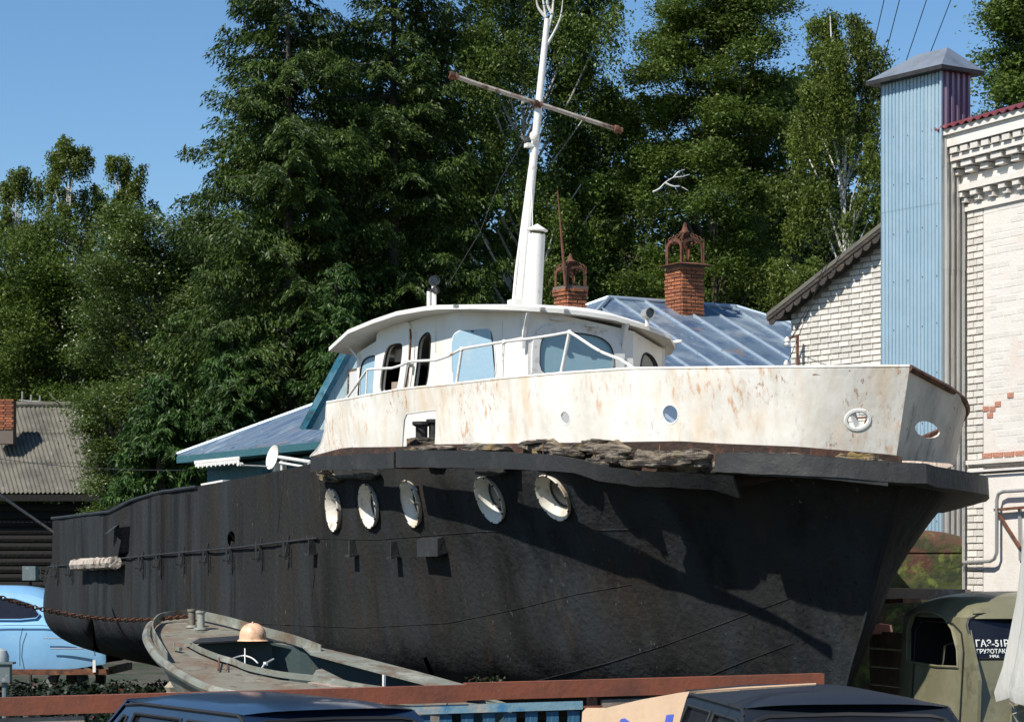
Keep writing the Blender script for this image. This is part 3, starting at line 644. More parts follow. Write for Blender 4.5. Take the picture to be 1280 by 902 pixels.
g = G(); g.add([W(*NA, 3.1), W(*NB, 3.1), W(*NC, 3.1), W(*ND, 3.1), W(*NE_, 3.1), W(10.35, -1.15, 3.1)], [(0, 1, 2, 3, 4, 5)]); add('cabin_floor', g, m_darkwood, boat)
g = G(); g.add([W(6.62, -.58, 3.1), W(6.98, -1.08, 3.1), W(10.28, -1.08, 3.1), W(10.28, 1.08, 3.1), W(6.62, -.58, 4.62), W(6.98, -1.08, 4.50), W(10.28, -1.08, 4.45), W(10.28, 1.08, 4.66)], [(0, 1, 5, 4), (1, 2, 6, 5), (2, 3, 7, 6)]); add('inner_shade_panels', g, m_dark, boat)  # black sheets added inside the walls so the wheelhouse looks unlit
def frame_part(A, d, n, h2, off, r, mat, name='window_frame', parent=None):
    pts = [A + d * a + UP * b + n * off for a, b in h2]; g = G(); g.tube(pts, r, 6, closed=True); return add(name, g, mat, parent or boat, smooth=True)
def pane_part(A, d, n, h2, off, mat, name, parent=None, th=.008):
    g = G(); g.prism([A + d * a + UP * b + n * off for a, b in h2], -n * th); return add(name, g, mat, parent or boat)
m_frame = M('window_frame_paint', (.70, .69, .65), .5, 0, [((.45, .42, .36), 8, .55, .7)])
f_a = frame_part(A1, d1, n1_, hs1[0], .002, .010, m_rubber); pane_part(A1, d1, n1_, hs1[0], -.006, m_blue, 'window_panel', f_a)
f_b = frame_part(A1, d1, n1_, hs1[1], .002, .012, m_rubber); f_c = frame_part(A1, d1, n1_, hs1[2], .002, .010, m_rubber)
f_d = frame_part(A2, d2, n2_, hs2[0], .0, .008, m_cabin)
pd = [(567, 481), (565, 430), (568, 418), (577, 413.5), (588, 413), (592, 415.5), (594, 411.5), (611, 411), (614, 416), (617, 450), (619, 476), (600, 481)]
def on(A, n, d, L): return [((RP(x, y, A, n) - A).dot(d), RP(x, y, A, n).z) for x, y in L]
pane_part(A2, d2, n2_, on(A2, n2_, d2, pd), .012, m_blue, 'window_panel', f_d)
# wide raised frame of the front window
outer_e = [(664, 478), (665, 425), (672, 411), (690, 403), (725, 403), (755, 410), (772, 423), (779, 442), (780, 466), (770, 470)]
vv, ff = cdt(on(A3, n3_, d3, chaikin(outer_e, 1)), [hs3[0]], .12, .12)
v3 = [A3 + d3 * a + UP * b + n3_ * .018 for a, b in vv]; f0 = ff[0]
if (v3[f0[1]] - v3[f0[0]]).cross(v3[f0[2]] - v3[f0[0]]).dot(n3_) < 0: ff = [f[::-1] for f in ff]
fe = add('window_frame', thick(v3, ff, .03), m_frame, boat); pane_part(A3, d3, n3_, hs3[0], -.008, m_bluegrey, 'window_panel', fe); frame_part(A3, d3, n3_, hs3[0], .012, .008, m_rubber, 'gasket', fe)
g = G(); c = RP(769, 445, A3, n3_); g.bar(RP(766, 428, A3, n3_) + n3_ * .006, RP(767, 468, A3, n3_) + n3_ * .006, .02, .02); add('pane_strip', g, m_grey, fe)
ff_ = frame_part(A4, d4, n4_, hs4[0], .002, .010, m_rubber); pane_part(A4, d4, n4_, hs4[0], -.015, m_lens, 'window_glass', ff_)
for (x, y, wd_) in ((693, 399, .12), (738, 408, .14)):
    q = RP(x, y, A3, n3_); g = G(); g.obox(q + n3_ * .04, d3 * wd_, n3_ * .06, UP * .02); add('window_visor', g, m_frame, boat)
# door frame standing proud with a gap, rod beside the narrow opening; boards inside the open window
dfo = [(468, 502), (474, 418), (481, 408), (500, 403), (513, 402), (515, 408), (512, 470), (508, 501)]; dfi = [(477 + 0, 488), (479, 468), (484, 440), (489, 431), (503, 428), (507, 432), (503, 465), (499, 487), (494, 493), (480, 493)]
vv, ff = cdt(on(A1, n1_, d1, dfo), [on(A1, n1_, d1, chaikin(dfi))], .2, .2); v3 = [A1 + d1 * a + UP * b + n1_ * .03 for a, b in vv]; f0 = ff[0]
if (v3[f0[1]] - v3[f0[0]]).cross(v3[f0[2]] - v3[f0[0]]).dot(n1_) < 0: ff = [f[::-1] for f in ff]
dr = add('door', thick(v3, ff, .03), m_cabin, boat)
g = G(); g.tube([RP(518, 412, A1, n1_) + n1_ * .05, RP(520, 420, A1, n1_) + n1_ * .06, RP(519, 440, A1, n1_) + n1_ * .06, RP(517, 455, A1, n1_) + n1_ * .05, RP(511, 493, A1, n1_) + n1_ * .05], .012, 6); add('door_handle_bar', g, m_rust, dr, smooth=True)
g = G(); g.bar(RP(516, 455, A1, n1_) + n1_ * .05, RP(519, 457, A1, n1_) + n1_ * .05, .05, .04); add('door_hinge', g, m_grey, dr)
for a_, b_, c_, d_ in ((484, 452, 505, 436), (480, 492, 502, 477)):
    q1 = RP(a_, (b_ + d_) / 2, A1, n1_) - n1_ * .10; q2 = RP(c_, (b_ + d_) / 2 - 1, A1, n1_) - n1_ * .10; g = G(); g.bar(q1, q2, .02, abs(b_ - d_) * 27 / F); add('inner_board', g, m_plank, boat)
for (A_, d_, n_, Ls_) in ((A1, d1, n1_, ((450, 500), (545, 490))), (A2, d2, n2_, ((628, 480),))):
    for px_, py_ in Ls_:
        q = RP(px_, py_, A_, n_); g = G(); g.tube([q + n_ * .002 - UP * .3, q + n_ * .002 + UP * (.55 + (.1 if px_ > 500 else 0))], .005, 5); add('weld_seam', g, m_rimrust, boat)
# brackets under the roof
def gusset(px_, A, n, ytop, ybot, out):
    a = RP(px_, ytop, A, n); b = RP(px_ - 1, ybot, A, n); g = G()
    t = d3 * .018; rows = [[a + n * out, a], [a.lerp(b, .35) + n * out * .45, a.lerp(b, .35)], [a.lerp(b, .7) + n * out * .15, a.lerp(b, .7)], [b + n * .015, b]]
    vs = [];
    for r_ in rows: vs += [r_[0] - t, r_[0] + t, r_[1] + t, r_[1] - t]
    fs = []
    for i in range(3):
        o_ = i * 4; fs += [(o_, o_ + 1, o_ + 5, o_ + 4), (o_ + 1, o_ + 2, o_ + 6, o_ + 5), (o_ + 3, o_, o_ + 4, o_ + 7)]
    g.add(vs, fs); add('roof_bracket', g, m_cabin, boat)
gusset(655, A3, n3_, 392, 436, .12); gusset(779, A3, n3_, 405, 452, .12)
# roof
RO = [(10.75, 1.38, 434), (9.9, 1.42, 412), (9.0, 1.42, 399), (8.2, 1.42, 389), (7.4, 1.40, 383), (7.0, 1.38, 381), (6.62, 1.13, 380.5), (6.40, .78, 382), (6.35, .3, 385.5), (6.34, 0, 389), (6.36, -.35, 395), (6.43, -.75, 407), (6.5, -1.05, 418), (6.85, -1.28, 430), (7.2, -1.40, None), (9, -1.42, None), (10.75, -1.38, None)]
ro = []
for u, v, py in RO:
    p = W(u, v, 0); z = Z(py, p.y) if py else 4.56 + (-.0 if u < 9 else -.06 * (u - 9)); ro.append(W(u, v, z))
cen = [W(10.7, 0, 4.83), W(9.6, 0, 4.93), W(8.2, 0, 4.99), W(7.0, 0, 4.95)]
g = G(); nn_ = len(ro); m_ = sum((p for p in ro), Vector()) / nn_
rings = [ro]
for t in (.12, .3, .55, .8):
    rr = []
    for p in ro:
        # blend toward the spine
        d_ = p - S0; u = d_.dot(AX); v = (d_).dot(NX); uc = min(max(u, 6.9), 10.2); zc = interp(uc, [(6.9, 4.95), (8.2, 5.0), (10.2, 4.86)])
        rr.append(W(u + (uc - u) * t, v * (1 - t), p.z + (zc - p.z) * (1 - (1 - t) ** 1.8)))
    rings.append(rr)
vs = [p - UP * .045 for p in ro] + [p for r_ in rings for p in r_]; fs = []
for k in range(len(rings)):
    o_ = k * nn_
    for i in range(nn_): fs.append((o_ + i, o_ + nn_ + i, o_ + nn_ + (i + 1) % nn_, o_ + (i + 1) % nn_))
o_ = len(rings) * nn_; c_ = len(vs); vs.append(W(8.4, 0, 4.98)); fs += [(o_ + i, o_ + (i + 1) % nn_, c_) for i in range(nn_)]
vs2 = len(vs); vs.append(W(8.4, 0, 4.84)); fs += [((i + 1) % nn_, i, vs2) for i in range(nn_)]
fs = [f[::-1] for f in fs]
g.add(vs, fs); rf = add('roof', g, m_cabin, boat, smooth=True)
for x, y in ((678, 386), (707, 388), (570, 383)):
    q = RP(x, y, W(6.35, 0, 0), -AX); g = G(); g.obox(q, d3 * .05, n3_ * .04, UP * .03); add('roof_clip', g, m_grey, rf)
q = W(6.85, -1.22, 0); q.z = Z(428, q.y); g = G(); g.tube([q, q + Vector((.12, -.03, .01))], .018, 8); add('roof_clip', g, m_porc, rf)
g = G(); q = P(441, 432, 28.3); g.tube([P(437, 434, 28.2), P(448, 449, 28.0)], .014, 6); add('roof_stay', g, m_rail, rf)
# railing
RL = [(430, 502), (444, 483), (459, 462), (467, 461), (490, 460), (503, 456), (509, 452), (525, 451), (545, 450), (560, 445), (577, 436), (600, 432), (630, 427), (664, 423), (690, 419), (712, 415), (722, 421), (740, 433), (752, 440), (762, 444), (775, 449), (783, 454), (796, 462)]
def railz(x, y): u = bul_inv(x, 480)[0]; p = bul(u, 1, 1); return P(x, y, p.y + .02)
g = G(); g.tube([railz(x, y) for x, y in RL], .013, 8); rl = add('railing', g, m_rail, boat, smooth=True)
for a, b, c, d, r_ in ((459, 462, 457, 502, .008), (509, 452, 503, 493, .009), (577, 437, 570, 484, .014), (630, 427, 628, 474, .008), (712, 415, 701, 468, .016)):
    g = G(); g.tube([railz(a, b), railz(c, d)], r_, 8); add('stanchion', g, m_rail, rl, smooth=True)
for x, y in ((509, 452), (577, 436), (630, 427), (712, 415)):
    g = G(); c = railz(x, y); g.lathe(c - UP * .02, UP, [(0, .005), (.004, .018), (.02, .021), (.036, .018), (.042, .002)], 8); add('rail_knob', g, m_rail, rl, smooth=True)
# mast
MY = 26.3
mb = P(649, 382, MY); mt = P(684, 24, MY)
mast = G(); mast.tube([mb, mb.lerp(mt, .36), mb.lerp(mt, .5), mb.lerp(mt, .75), mt], [.052, .048, .044, .040, .030], 12); ms = add('mast', mast, m_rail, boat, smooth=True)
g = G(); g.tube([P(641, 384, MY), P(645, 340, MY), P(655, 265, MY), P(663, 205, MY)], .016, 8); add('ladder_tube', g, m_rail, ms, smooth=True)
g = G(); g.tube([P(661, 384, MY - .1), P(666, 300, MY - .1), P(664, 190, MY)], .006, 6); add('halyard', g, m_rail, ms)
g = G(); g.tube([P(653, 384, MY - .05), P(662, 290, MY - .06), P(668, 190, MY)], .005, 6); add('halyard', g, m_rail, ms)
g = G(); g.obox(mb + UP * .03, AX * .2, NX * .2, UP * .07); add('mast_foot', g, m_rail, ms)
y1, y2 = P(566, 95, 25.9), P(772, 162, 26.65); g = G(); g.tube([y1 + (y2 - y1) * t + UP * .006 * noise.noise(Vector((t * 9, 0, 0))) for t in lin(0, 1, 16)], .026, 8); yd = add('yard', g, M('yard_weathered_paint', (.38, .33, .28), .8, 0, [((.13, .07, .045), 7, .5, .62)], bump=(30, .006)), ms, smooth=True)
for q in (y1, y2, P(671, 130, 26.25)):
    g = G(); d_ = (y2 - y1).normalized(); g.lathe(q - d_ * .05, d_, [(0, .03), (.01, .042), (.05, .045), (.07, .032), (.10, .04)], 10); add('yard_fitting', g, m_rust, yd, smooth=True)
g = G(); q = P(668, 170, MY - .08)
g.lathe(q - UP * .06, UP, [(0, .002), (.015, .04), (.05, .055), (.085, .05), (.115, .02), (.12, .001)], 14); add('mast_lamp', g, m_porc, ms, smooth=True)
g = G(); g.obox(P(665, 182, MY), AX * .1, NX * .15, UP * .04); add('lamp_bracket', g, m_rail, ms)
for L in ([(684, 30), (680, 0), (676, -40)], [(684, 30), (690, 4), (697, -30)], [(683, 60), (698, 28), (707, -4)], [(679, 80), (668, 72), (655, 55), (650, 35)]):
    pass
g = G(); g.tube([P(625, 225, MY), P(600, 290, MY), P(560, 356, MY + .1)], .004, 5); g.tube([P(664, 160, MY), P(625, 225, MY)], .004, 5); add('stay_wire', g, m_wirem, ms)
# exhaust pipe
g = G(); e0, e1 = P(665, 384, 25.9), P(671, 293, 25.9); g.tube([e0, e1], [.105, .092], 20); ex = add('exhaust_pipe', g, m_rail, boat, smooth=True)
g = G(); d_ = (e1 - e0).normalized(); g.lathe(e1 + d_ * .03, d_, [(0, .088), (.012, .118), (.018, .118), (.085, .004)], 20); add('pipe_cap', g, m_rail, ex, smooth=False)
for s_ in (-.06, .06):
    g = G(); g.bar(e1 + Vector((s_, 0, -.02)), e1 + Vector((s_, 0, .05)), .01, .01); add('cap_stay', g, m_rust, ex)
# searchlights on the roof
def lamp(px_, py_, Y, r, d, zfoot, label_=None, twin=False):
    c = P(px_, py_, Y); d = Vector(d).normalized(); g = G(); g.lathe(c - d * r * 1.1, d, [(0, r * .3), (.02, r * .85), (r * 1.6, r), (r * 2.2, r), (r * 2.2, r * .85), (r * 1.7, r * .8)], 18); o = add('searchlight', g, m_hull2 if twin else m_grey, boat, smooth=True)
    g = G(); g.disc(c + d * r * .7, d, r * .82, 18); add('lens', g, m_lens, o)
    g = G(); g.tube([c - UP * r, Vector((c.x, c.y, zfoot))], .022, 8); add('lamp_post', g, m_rail, o); return o
lamp(542, 351, 26.2, .055, (.35, -.9, 0), Z(384, 26.2), twin=True); lamp(543, 363, 26.2, .04, (.6, -.8, 0), Z(384, 26.2), twin=True)
lamp(809, 392, 25.2, .062, (.45, -.85, 0), Z(408, 25.2)); lamp(536, 362, 26.3, .02, (.35, -.9, 0), Z(384, 26.3), twin=True)
# things on the aft deck: dish, pipes
dish = thing('satellite_dish', 'white oval satellite dish rising behind the black aft bulwark of the boat', 'satellite dish', P(335, 590, 29.6) - UP * .6)
dc = P(340, 571, 29.6); dd = Vector((-.82, -.53, .22)).normalized(); g = G(); a_ = dd.cross(UP).normalized(); b_ = a_.cross(dd)
rows = []
for r_ in (0.001, .35, .7, 1.0): rows.append([dc - dd * .05 * (1 - r_ * r_) + a_ * math.cos(k * math.pi / 12) * .15 * r_ + b_ * math.sin(k * math.pi / 12) * .155 * r_ for k in range(25)])
g.grid(rows); g.grid([[p - dd * .006 for p in r_] for r_ in rows][::-1]); add('reflector', g, m_porc, dish, smooth=True)
g = G(); g.tube([dc - b_ * .12, P(322, 582, 29.3), P(300, 581, 29.0)], .010, 6); add('feed_arm', g, m_porc, dish); g = G(); g.tube([P(303, 580, 29.05), P(297, 580, 29.0)], .022, 8); add('receiver', g, m_porc, dish)
g = G(); g.obox(dc - dd * .08 - UP * .1, AX * .08, NX * .08, UP * .12); g.tube([dc - dd * .08 - UP * .1, dc - dd * .08 - UP * .75], .02, 8); add('mount', g, m_grey, dish)
g = G(); g.tube([P(349, 571, 29.0), P(388, 577, 28.2)], .02, 8); g.tube([P(350, 578, 29.0), P(386, 584, 28.3)], .014, 8); g.tube([P(352, 575, 29.0), P(352, 600, 29.0)], .014, 6); g.tube([P(386, 578, 28.25), P(386, 600, 28.25)], .014, 6)
single('deck_handrail', g, m_rail, 'short pair of white pipes beside the satellite dish on the aft deck', 'pipe rail', smooth=True)
g = G(); q1, q2 = P(257, 604, 31), P(284, 599, 30.6); g.bar(q1 - UP * .03, q2 - UP * .03, .14, .05); single('pale_board', g, m_porc, 'short pale board lying on the aft bulwark rim left of the satellite dish', 'board')
# keel blocks
for u, wh_ in ((2.5, 'foremost, below the bow'), (7, 'below the wheelhouse'), (12, 'amidships behind the grey workboat'), (17, 'rearmost, below the stern')):
    g = G(); c = W(u, 0, .34); g.obox(c, AX * .3, NX * 1.8, UP * .70); single('keel_block', g, m_darkwood, 'dark timber block carrying the black hull, ' + wh_, 'timber block', group='keel blocks under the hull')

# ------------------------------------------------------------------ chain
def catenary(a, b, sag, n): return [a.lerp(b, i / n) - UP * sag * 4 * (i / n) * (1 - i / n) for i in range(n + 1)]
ca, cb = P(-60, 722, 20.3), P(238, 769, 21.9)
pts = catenary(ca, cb, .16, 62); g = G()
for i in range(len(pts) - 1):
    a, b = pts[i], pts[i + 1]; d = (b - a); L = d.length; d.normalize(); s1 = d.cross(UP).normalized(); s2 = s1.cross(d); s_ = s1 if i % 2 else s2; s_ = (s_ + (s2 if i % 2 else s1) * .3).normalized(); c = (a + b) / 2
    g.tube([c + d * math.cos(k * math.pi / 4) * L * .72 + s_ * math.sin(k * math.pi / 4) * .017 for k in range(8)], .0065, 5, closed=True)
single('chain', g, m_rust, 'rusty iron chain stretched from the left to the bollards of the grey boat', 'chain')

# ------------------------------------------------------------------ grey workboat in front
dA, dB = -.05, .139
pn = Vector((-dA, -dB, 1)).normalized(); p0 = Vector((-3.2, 21.3, 1.64))
D = lambda x, y, dz=0: RP(x, y, p0 + UP * dz, pn)
ding = thing('workboat', 'small grey steel workboat with open cockpit lying below the black hull', 'boat', Vector((-1.9, 20, 0)))
def smoothline(pts, n=8):
    out = []
    P_ = [Vector((*p, 0)) for p in pts]
    for i in range(len(P_) - 1):
        a = P_[max(i - 1, 0)]; b = P_[i]; c = P_[i + 1]; d = P_[min(i + 2, len(P_) - 1)]
        for k in range(n):
            t = k / n; q = .5 * ((2 * b) + (c - a) * t + (2 * a - 5 * b + 4 * c - d) * t * t + (3 * b - a - 3 * c + d) * t ** 3); out.append((q.x, q.y))
    out.append(pts[-1]); return out
nearg = smoothline([(206, 768), (190, 779), (185, 792), (190, 806), (205, 824), (232, 842), (262, 857), (300, 866), (335, 869), (400, 871), (470, 873), (560, 880)])
farg = smoothline([(206, 768), (225, 765), (255, 768), (285, 773), (330, 785), (370, 797), (402, 810), (470, 831), (540, 850), (640, 880)])
cock = [(232, 805), (252, 802), (297, 799), (340, 800), (375, 806), (410, 817), (460, 832), (520, 846), (600, 868), (640, 880), (560, 872), (470, 864), (400, 852), (350, 846), (312, 838), (292, 830), (272, 824), (250, 815)]
outer = nearg + farg[::-1]
P2 = [D(x, y) for x, y in outer]; H2 = [D(x, y) for x, y in cock]
vv, ff = cdt([(p.x, p.y) for p in P2], [[(p.x, p.y) for p in H2]], .12)
pz = lambda x, y: p0.z + dA * (x - p0.x) + dB * (y - p0.y)
m_deckg = M('workboat_deck', (.18, .17, .13), .8, 0, [((.15, .10, .06), 2.5, .42, .62), ((.27, .28, .23), 5, .56, .72), ((.07, .055, .04), 9, .56, .70)], bump=(24, .004))
v3 = [Vector((x, y, pz(x, y) - .02)) for x, y in vv]; g = thick(v3, ff, .012); add('deck', g, m_deckg, ding)
# sides
NG = [D(x, y) for x, y in nearg]; FG = [D(x, y) for x, y in farg]
axd = (D(640, 880) + D(560, 880) - 2 * D(206, 768)); axd.z = 0; axd.normalize(); sdn = Vector((axd.y, -axd.x, 0))
if sdn.y > 0: sdn = -sdn
org = D(206, 768)
def side(L, sgn):
    rows = []
    for p in L:
        s_ = (p - org).dot(axd); t_ = (p - org).dot(sdn); r_ = []
        for k in range(7):
            h = k / 6; inn = .25 * h ** 1.3 + .15 * h ** 4; s2 = s_ + (.85 * h ** .9) * max(0, 1 - s_ / 2.6)
            q = org + axd * s2 + sdn * t_ * (1 - inn * .9); q.z = p.z - .74 * h; r_.append(q)
        rows.append(r_)
    g = G(); g.grid(rows); return g
g = side(NG, 1); g2 = side(FG, -1); g.add(g2.v, g2.f); add('hull', g, m_dinghy, ding, smooth=True)
g = G(); g.tube([p - UP * .02 + sdn * .012 for p in NG], .040, 8); add('gunwale', g, m_dinghy, ding, smooth=True)
def coam(L, h, lean, name, mat=m_dinghy, cap=.012):
    rows = [[p, p + UP * h + lean] for p in L]; g = thick([q for r_ in rows for q in r_], [(2 * i, 2 * i + 1, 2 * i + 3, 2 * i + 2) for i in range(len(L) - 1)], .01); return add(name, g, mat, ding, smooth=True)
fs_ = [D(x, y) for x, y in smoothline([(207, 832 - 9), (193, 800), (190, 788), (197, 778), (213, 771), (240, 770)])]
coam([D(x, y) for x, y in smoothline([(208, 826), (196, 806), (190, 792), (194, 781), (206, 775), (240, 772)])], .075, Vector((0, 0, 0)), 'bow_coaming')
coam([D(x, y) for x, y in smoothline([(240, 772), (285, 782), (330, 795), (370, 806), (402, 818)])], .085, Vector((0, 0, 0)), 'side_coaming')
ct = [D(x, y) for x, y in cock]
coam([D(x, y, -.03) for x, y in smoothline([(232, 805), (250, 815), (272, 824), (292, 830), (312, 838), (350, 846), (400, 852), (470, 864), (560, 872)])], .05, Vector((0, 0, 0)), 'cockpit_coaming')
g = G(); L = [(375, 804), (410, 811), (450, 820), (520, 838), (600, 860), (600, 869), (540, 856), (470, 838), (410, 822), (388, 816)]
g.prism([D(x, y, .03) for x, y in L], UP * -.015); add('side_deck', g, m_dinghy, ding)
# cockpit interior
rows = [];
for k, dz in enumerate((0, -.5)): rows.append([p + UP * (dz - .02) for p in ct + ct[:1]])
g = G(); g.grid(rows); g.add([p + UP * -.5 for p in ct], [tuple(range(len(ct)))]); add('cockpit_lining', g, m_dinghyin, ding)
g = G(); L = [(238, 802), (250, 797), (310, 794), (326, 797), (352, 802), (340, 800), (297, 799), (252, 802)]; g.prism([D(x, y, .02) for x, y in [(238, 803), (250, 797), (310, 793), (330, 797), (358, 802), (297, 800)]], UP * -.012); add('hatch_plate', g, m_hull2, ding)
g = G(); g.bar(D(306, 811, -.01), D(306, 834, -.12), .008, .022); add('lever', g, m_porc, ding)
g = G(); g.tube([D(x, y, -.05) for x, y in smoothline([(284, 828), (292, 822), (304, 819), (315, 822), (322, 828)], 5)], .007, 5); add('wheel_arc', g, m_porc, ding)
g = G(); g.tube([D(327, 835, -.05), D(331, 829, -.05), D(342, 823, -.05)], .008, 5); g.obox(D(332, 829, -.05), axd * .04, sdn * .02, UP * .03); add('lever', g, m_porc, ding)
g = G(); g.prism([D(388, 848, .0), D(395, 837, .02), D(402, 835, .02), D(430, 849, .0), D(450, 857, 0)], UP * -.02); add('seat_board', g, m_dinghy, ding)
g = G(); g.prism([D(385, 852, -.02), D(430, 849, -.02), D(460, 858, -.02), D(400, 858, -.02)], UP * -.02); add('seat_board', g, m_plank, ding)
for x, y in ((273, 833), (300, 800)):
    pass
g = G(); g.tube([D(273, 837, 0), D(274, 825, .0) + UP * .02], .008, 6); g.tube([D(277, 836), D(284, 837), D(284, 829)], .005, 5); add('cleat', g, m_rust, ding)
g = G(); g.obox(D(222, 812) + UP * .01, axd * .1, sdn * .03, UP * .03); g.tube([D(218, 811), D(217, 806) + UP * .02], .008, 5); add('cleat', g, m_dinghy, ding)
for x, y0, y1_, r_ in ((240, 781, 761, .033), (251, 784, 763, .035)):
    b_ = D(x, y0); t_ = Vector((b_.x, b_.y, Z(y1_, b_.y))); g = G(); g.lathe((b_.x, b_.y, 0), UP, [(b_.z - .02, r_ + .03), (b_.z, r_ + .025), (b_.z + .002, r_), (t_.z - .02, r_), (t_.z - .018, r_ * 1.3), (t_.z, r_ * 1.3), (t_.z, .001)], 16); add('bollard', g, m_grey if 0 else m_dinghy, ding, smooth=True)
g = G(); q = D(560, 876); g.obox(D(480, 852, 0), sdn * .02, axd * .02, UP * .12); add('rib', g, m_porc, ding)
for s_ in (.8, 3.2):
    g = G(); c = org + axd * s_ + sdn * .2; g.obox(Vector((c.x, c.y, .4)), axd * .3, sdn * 1.1, UP * .82); single('timber_trestle', g, m_darkwood, 'dark timber stand under the ' + ('bow' if s_ < 1 else 'stern') + ' of the grey workboat', 'timber stand', group='stands under the workboat')
# stones/rag at the bow foot
g = G(); c = P(218, 858, 20.4); g.lathe(c - UP * .12, UP, [(0, .03), (.03, .08), (.08, .07), (.12, .09), (.16, .05), (.19, .01)], 9); single('old_rope_bundle', g, m_rope, 'brown frayed rope bundle hanging at the bow foot of the grey workboat', 'rope')
# hard hat
hb = D(316, 800, .03); hat = thing('hard_hat', 'faded orange hard hat resting on the grey workboat', 'hard hat', hb)
g = G(); r_ = .118; g.lathe(hb, UP, [(0.0, r_ * 1.0), (.04, r_ * 1.0), (.075, r_ * .95), (.105, r_ * .82), (.13, r_ * .62), (.146, r_ * .38), (.152, r_ * .15), (.153, .001)], 28); add('shell', g, m_helmet, hat, smooth=True)
g = G(); g.lathe(hb, UP, [(.012, r_ * .98), (.004, r_ * 1.10), (-.004, r_ * 1.16), (-.004, r_ * 1.10), (.0, r_ * .95)], 28); add('brim', g, m_helmet, hat, smooth=True)
g = G(); g.tube([hb + Vector((0, math.sin(a) * .1, .01)) + UP * (.146 * math.cos(a)) + Vector((0, 0, 0)) for a in lin(-1.2, 1.2, 9)], .009, 6); add('ridge', g, m_helmet, hat, smooth=True)

# ------------------------------------------------------------------ red steel fence in front
fA, fB = P(0, 880, 15.8), P(1030, 848, 17.4); fZ = (fB.z - fA.z); fA.z = fB.z = 1.30; fd = (fB - fA).normalized(); fn = Vector((fd.y, -fd.x, 0)); fA = fA - fd * 1.2
fence = thing('steel_fence', 'low blue fence under a red oxide steel beam behind the parked cars', 'fence', Vector((fA.x, fA.y, 0))); FL = (fB - fA).length
def fp(s, z, o=0): return fA + fd * s + fn * o + UP * (z - fA.z - .085 + fZ * s / FL)
g = G(); fds = fd + UP * fZ / FL
for s0, s1, dz in ((0, FL * .62, 0), (FL * .62 + .0, FL, .012)):
    g.obox(fp((s0 + s1) / 2, 1.31 + dz), fds * (s1 - s0), fn * .012, UP * .12); g.obox(fp((s0 + s1) / 2, 1.364 + dz, -.046), fds * (s1 - s0), fn * .08, UP * .012)
add('top_beam', g, m_redrail, fence)
s730 = (RP(733, 880, fA, fn) - fA).dot(fd); s565 = (RP(566, 880, fA, fn) - fA).dot(fd)
g = G(); g.obox(fp((s730 + s565 - 1.0) / 2, 1.205, -.02), fds * (s730 - s565 + .95), fn * .03, UP * .06); add('capping_board', g, m_fcap, fence)
g = G(); g.obox(fp(s730 + .52, 1.21, -.03), fds * .8, fn * .03, UP * .055); add('capping_board', g, m_plank, fence, label='grey bare capping board')
g = G(); g.obox(fp(.9, 1.205, -.03), fds * 1.7, fn * .03, UP * .055); add('capping_board', g, m_plank, fence, label='grey bare capping board')
gme = G(); gme.obox((0, 0, 0), Vector((1, 0, 0)), Vector((0, 1, 0)), Vector((0, 0, 1))); pal = gme.mesh('paling'); pal.materials.append(m_fblue)
s = .05
while s < FL: piece('paling', pal, fence, fp(s, .64, -.035), fd * .085, fn * .02, UP * 1.05); s += .155
for s in (.1, s730 + .06, FL - .05): g = G(); g.obox(fp(s, .66, -.06), fd * .06, fn * .06, UP * 1.22); add('post', g, m_redrail, fence)
g = G(); g.prism([fp(s730 - .03, 1.20, .0), fp(s730 + .12, 1.20, .0), fp(s730 + .08, 1.12, .0), fp(s730 + .05, 1.06, .0)], fn * .006); add('gusset_plate', g, m_redrail, fence)

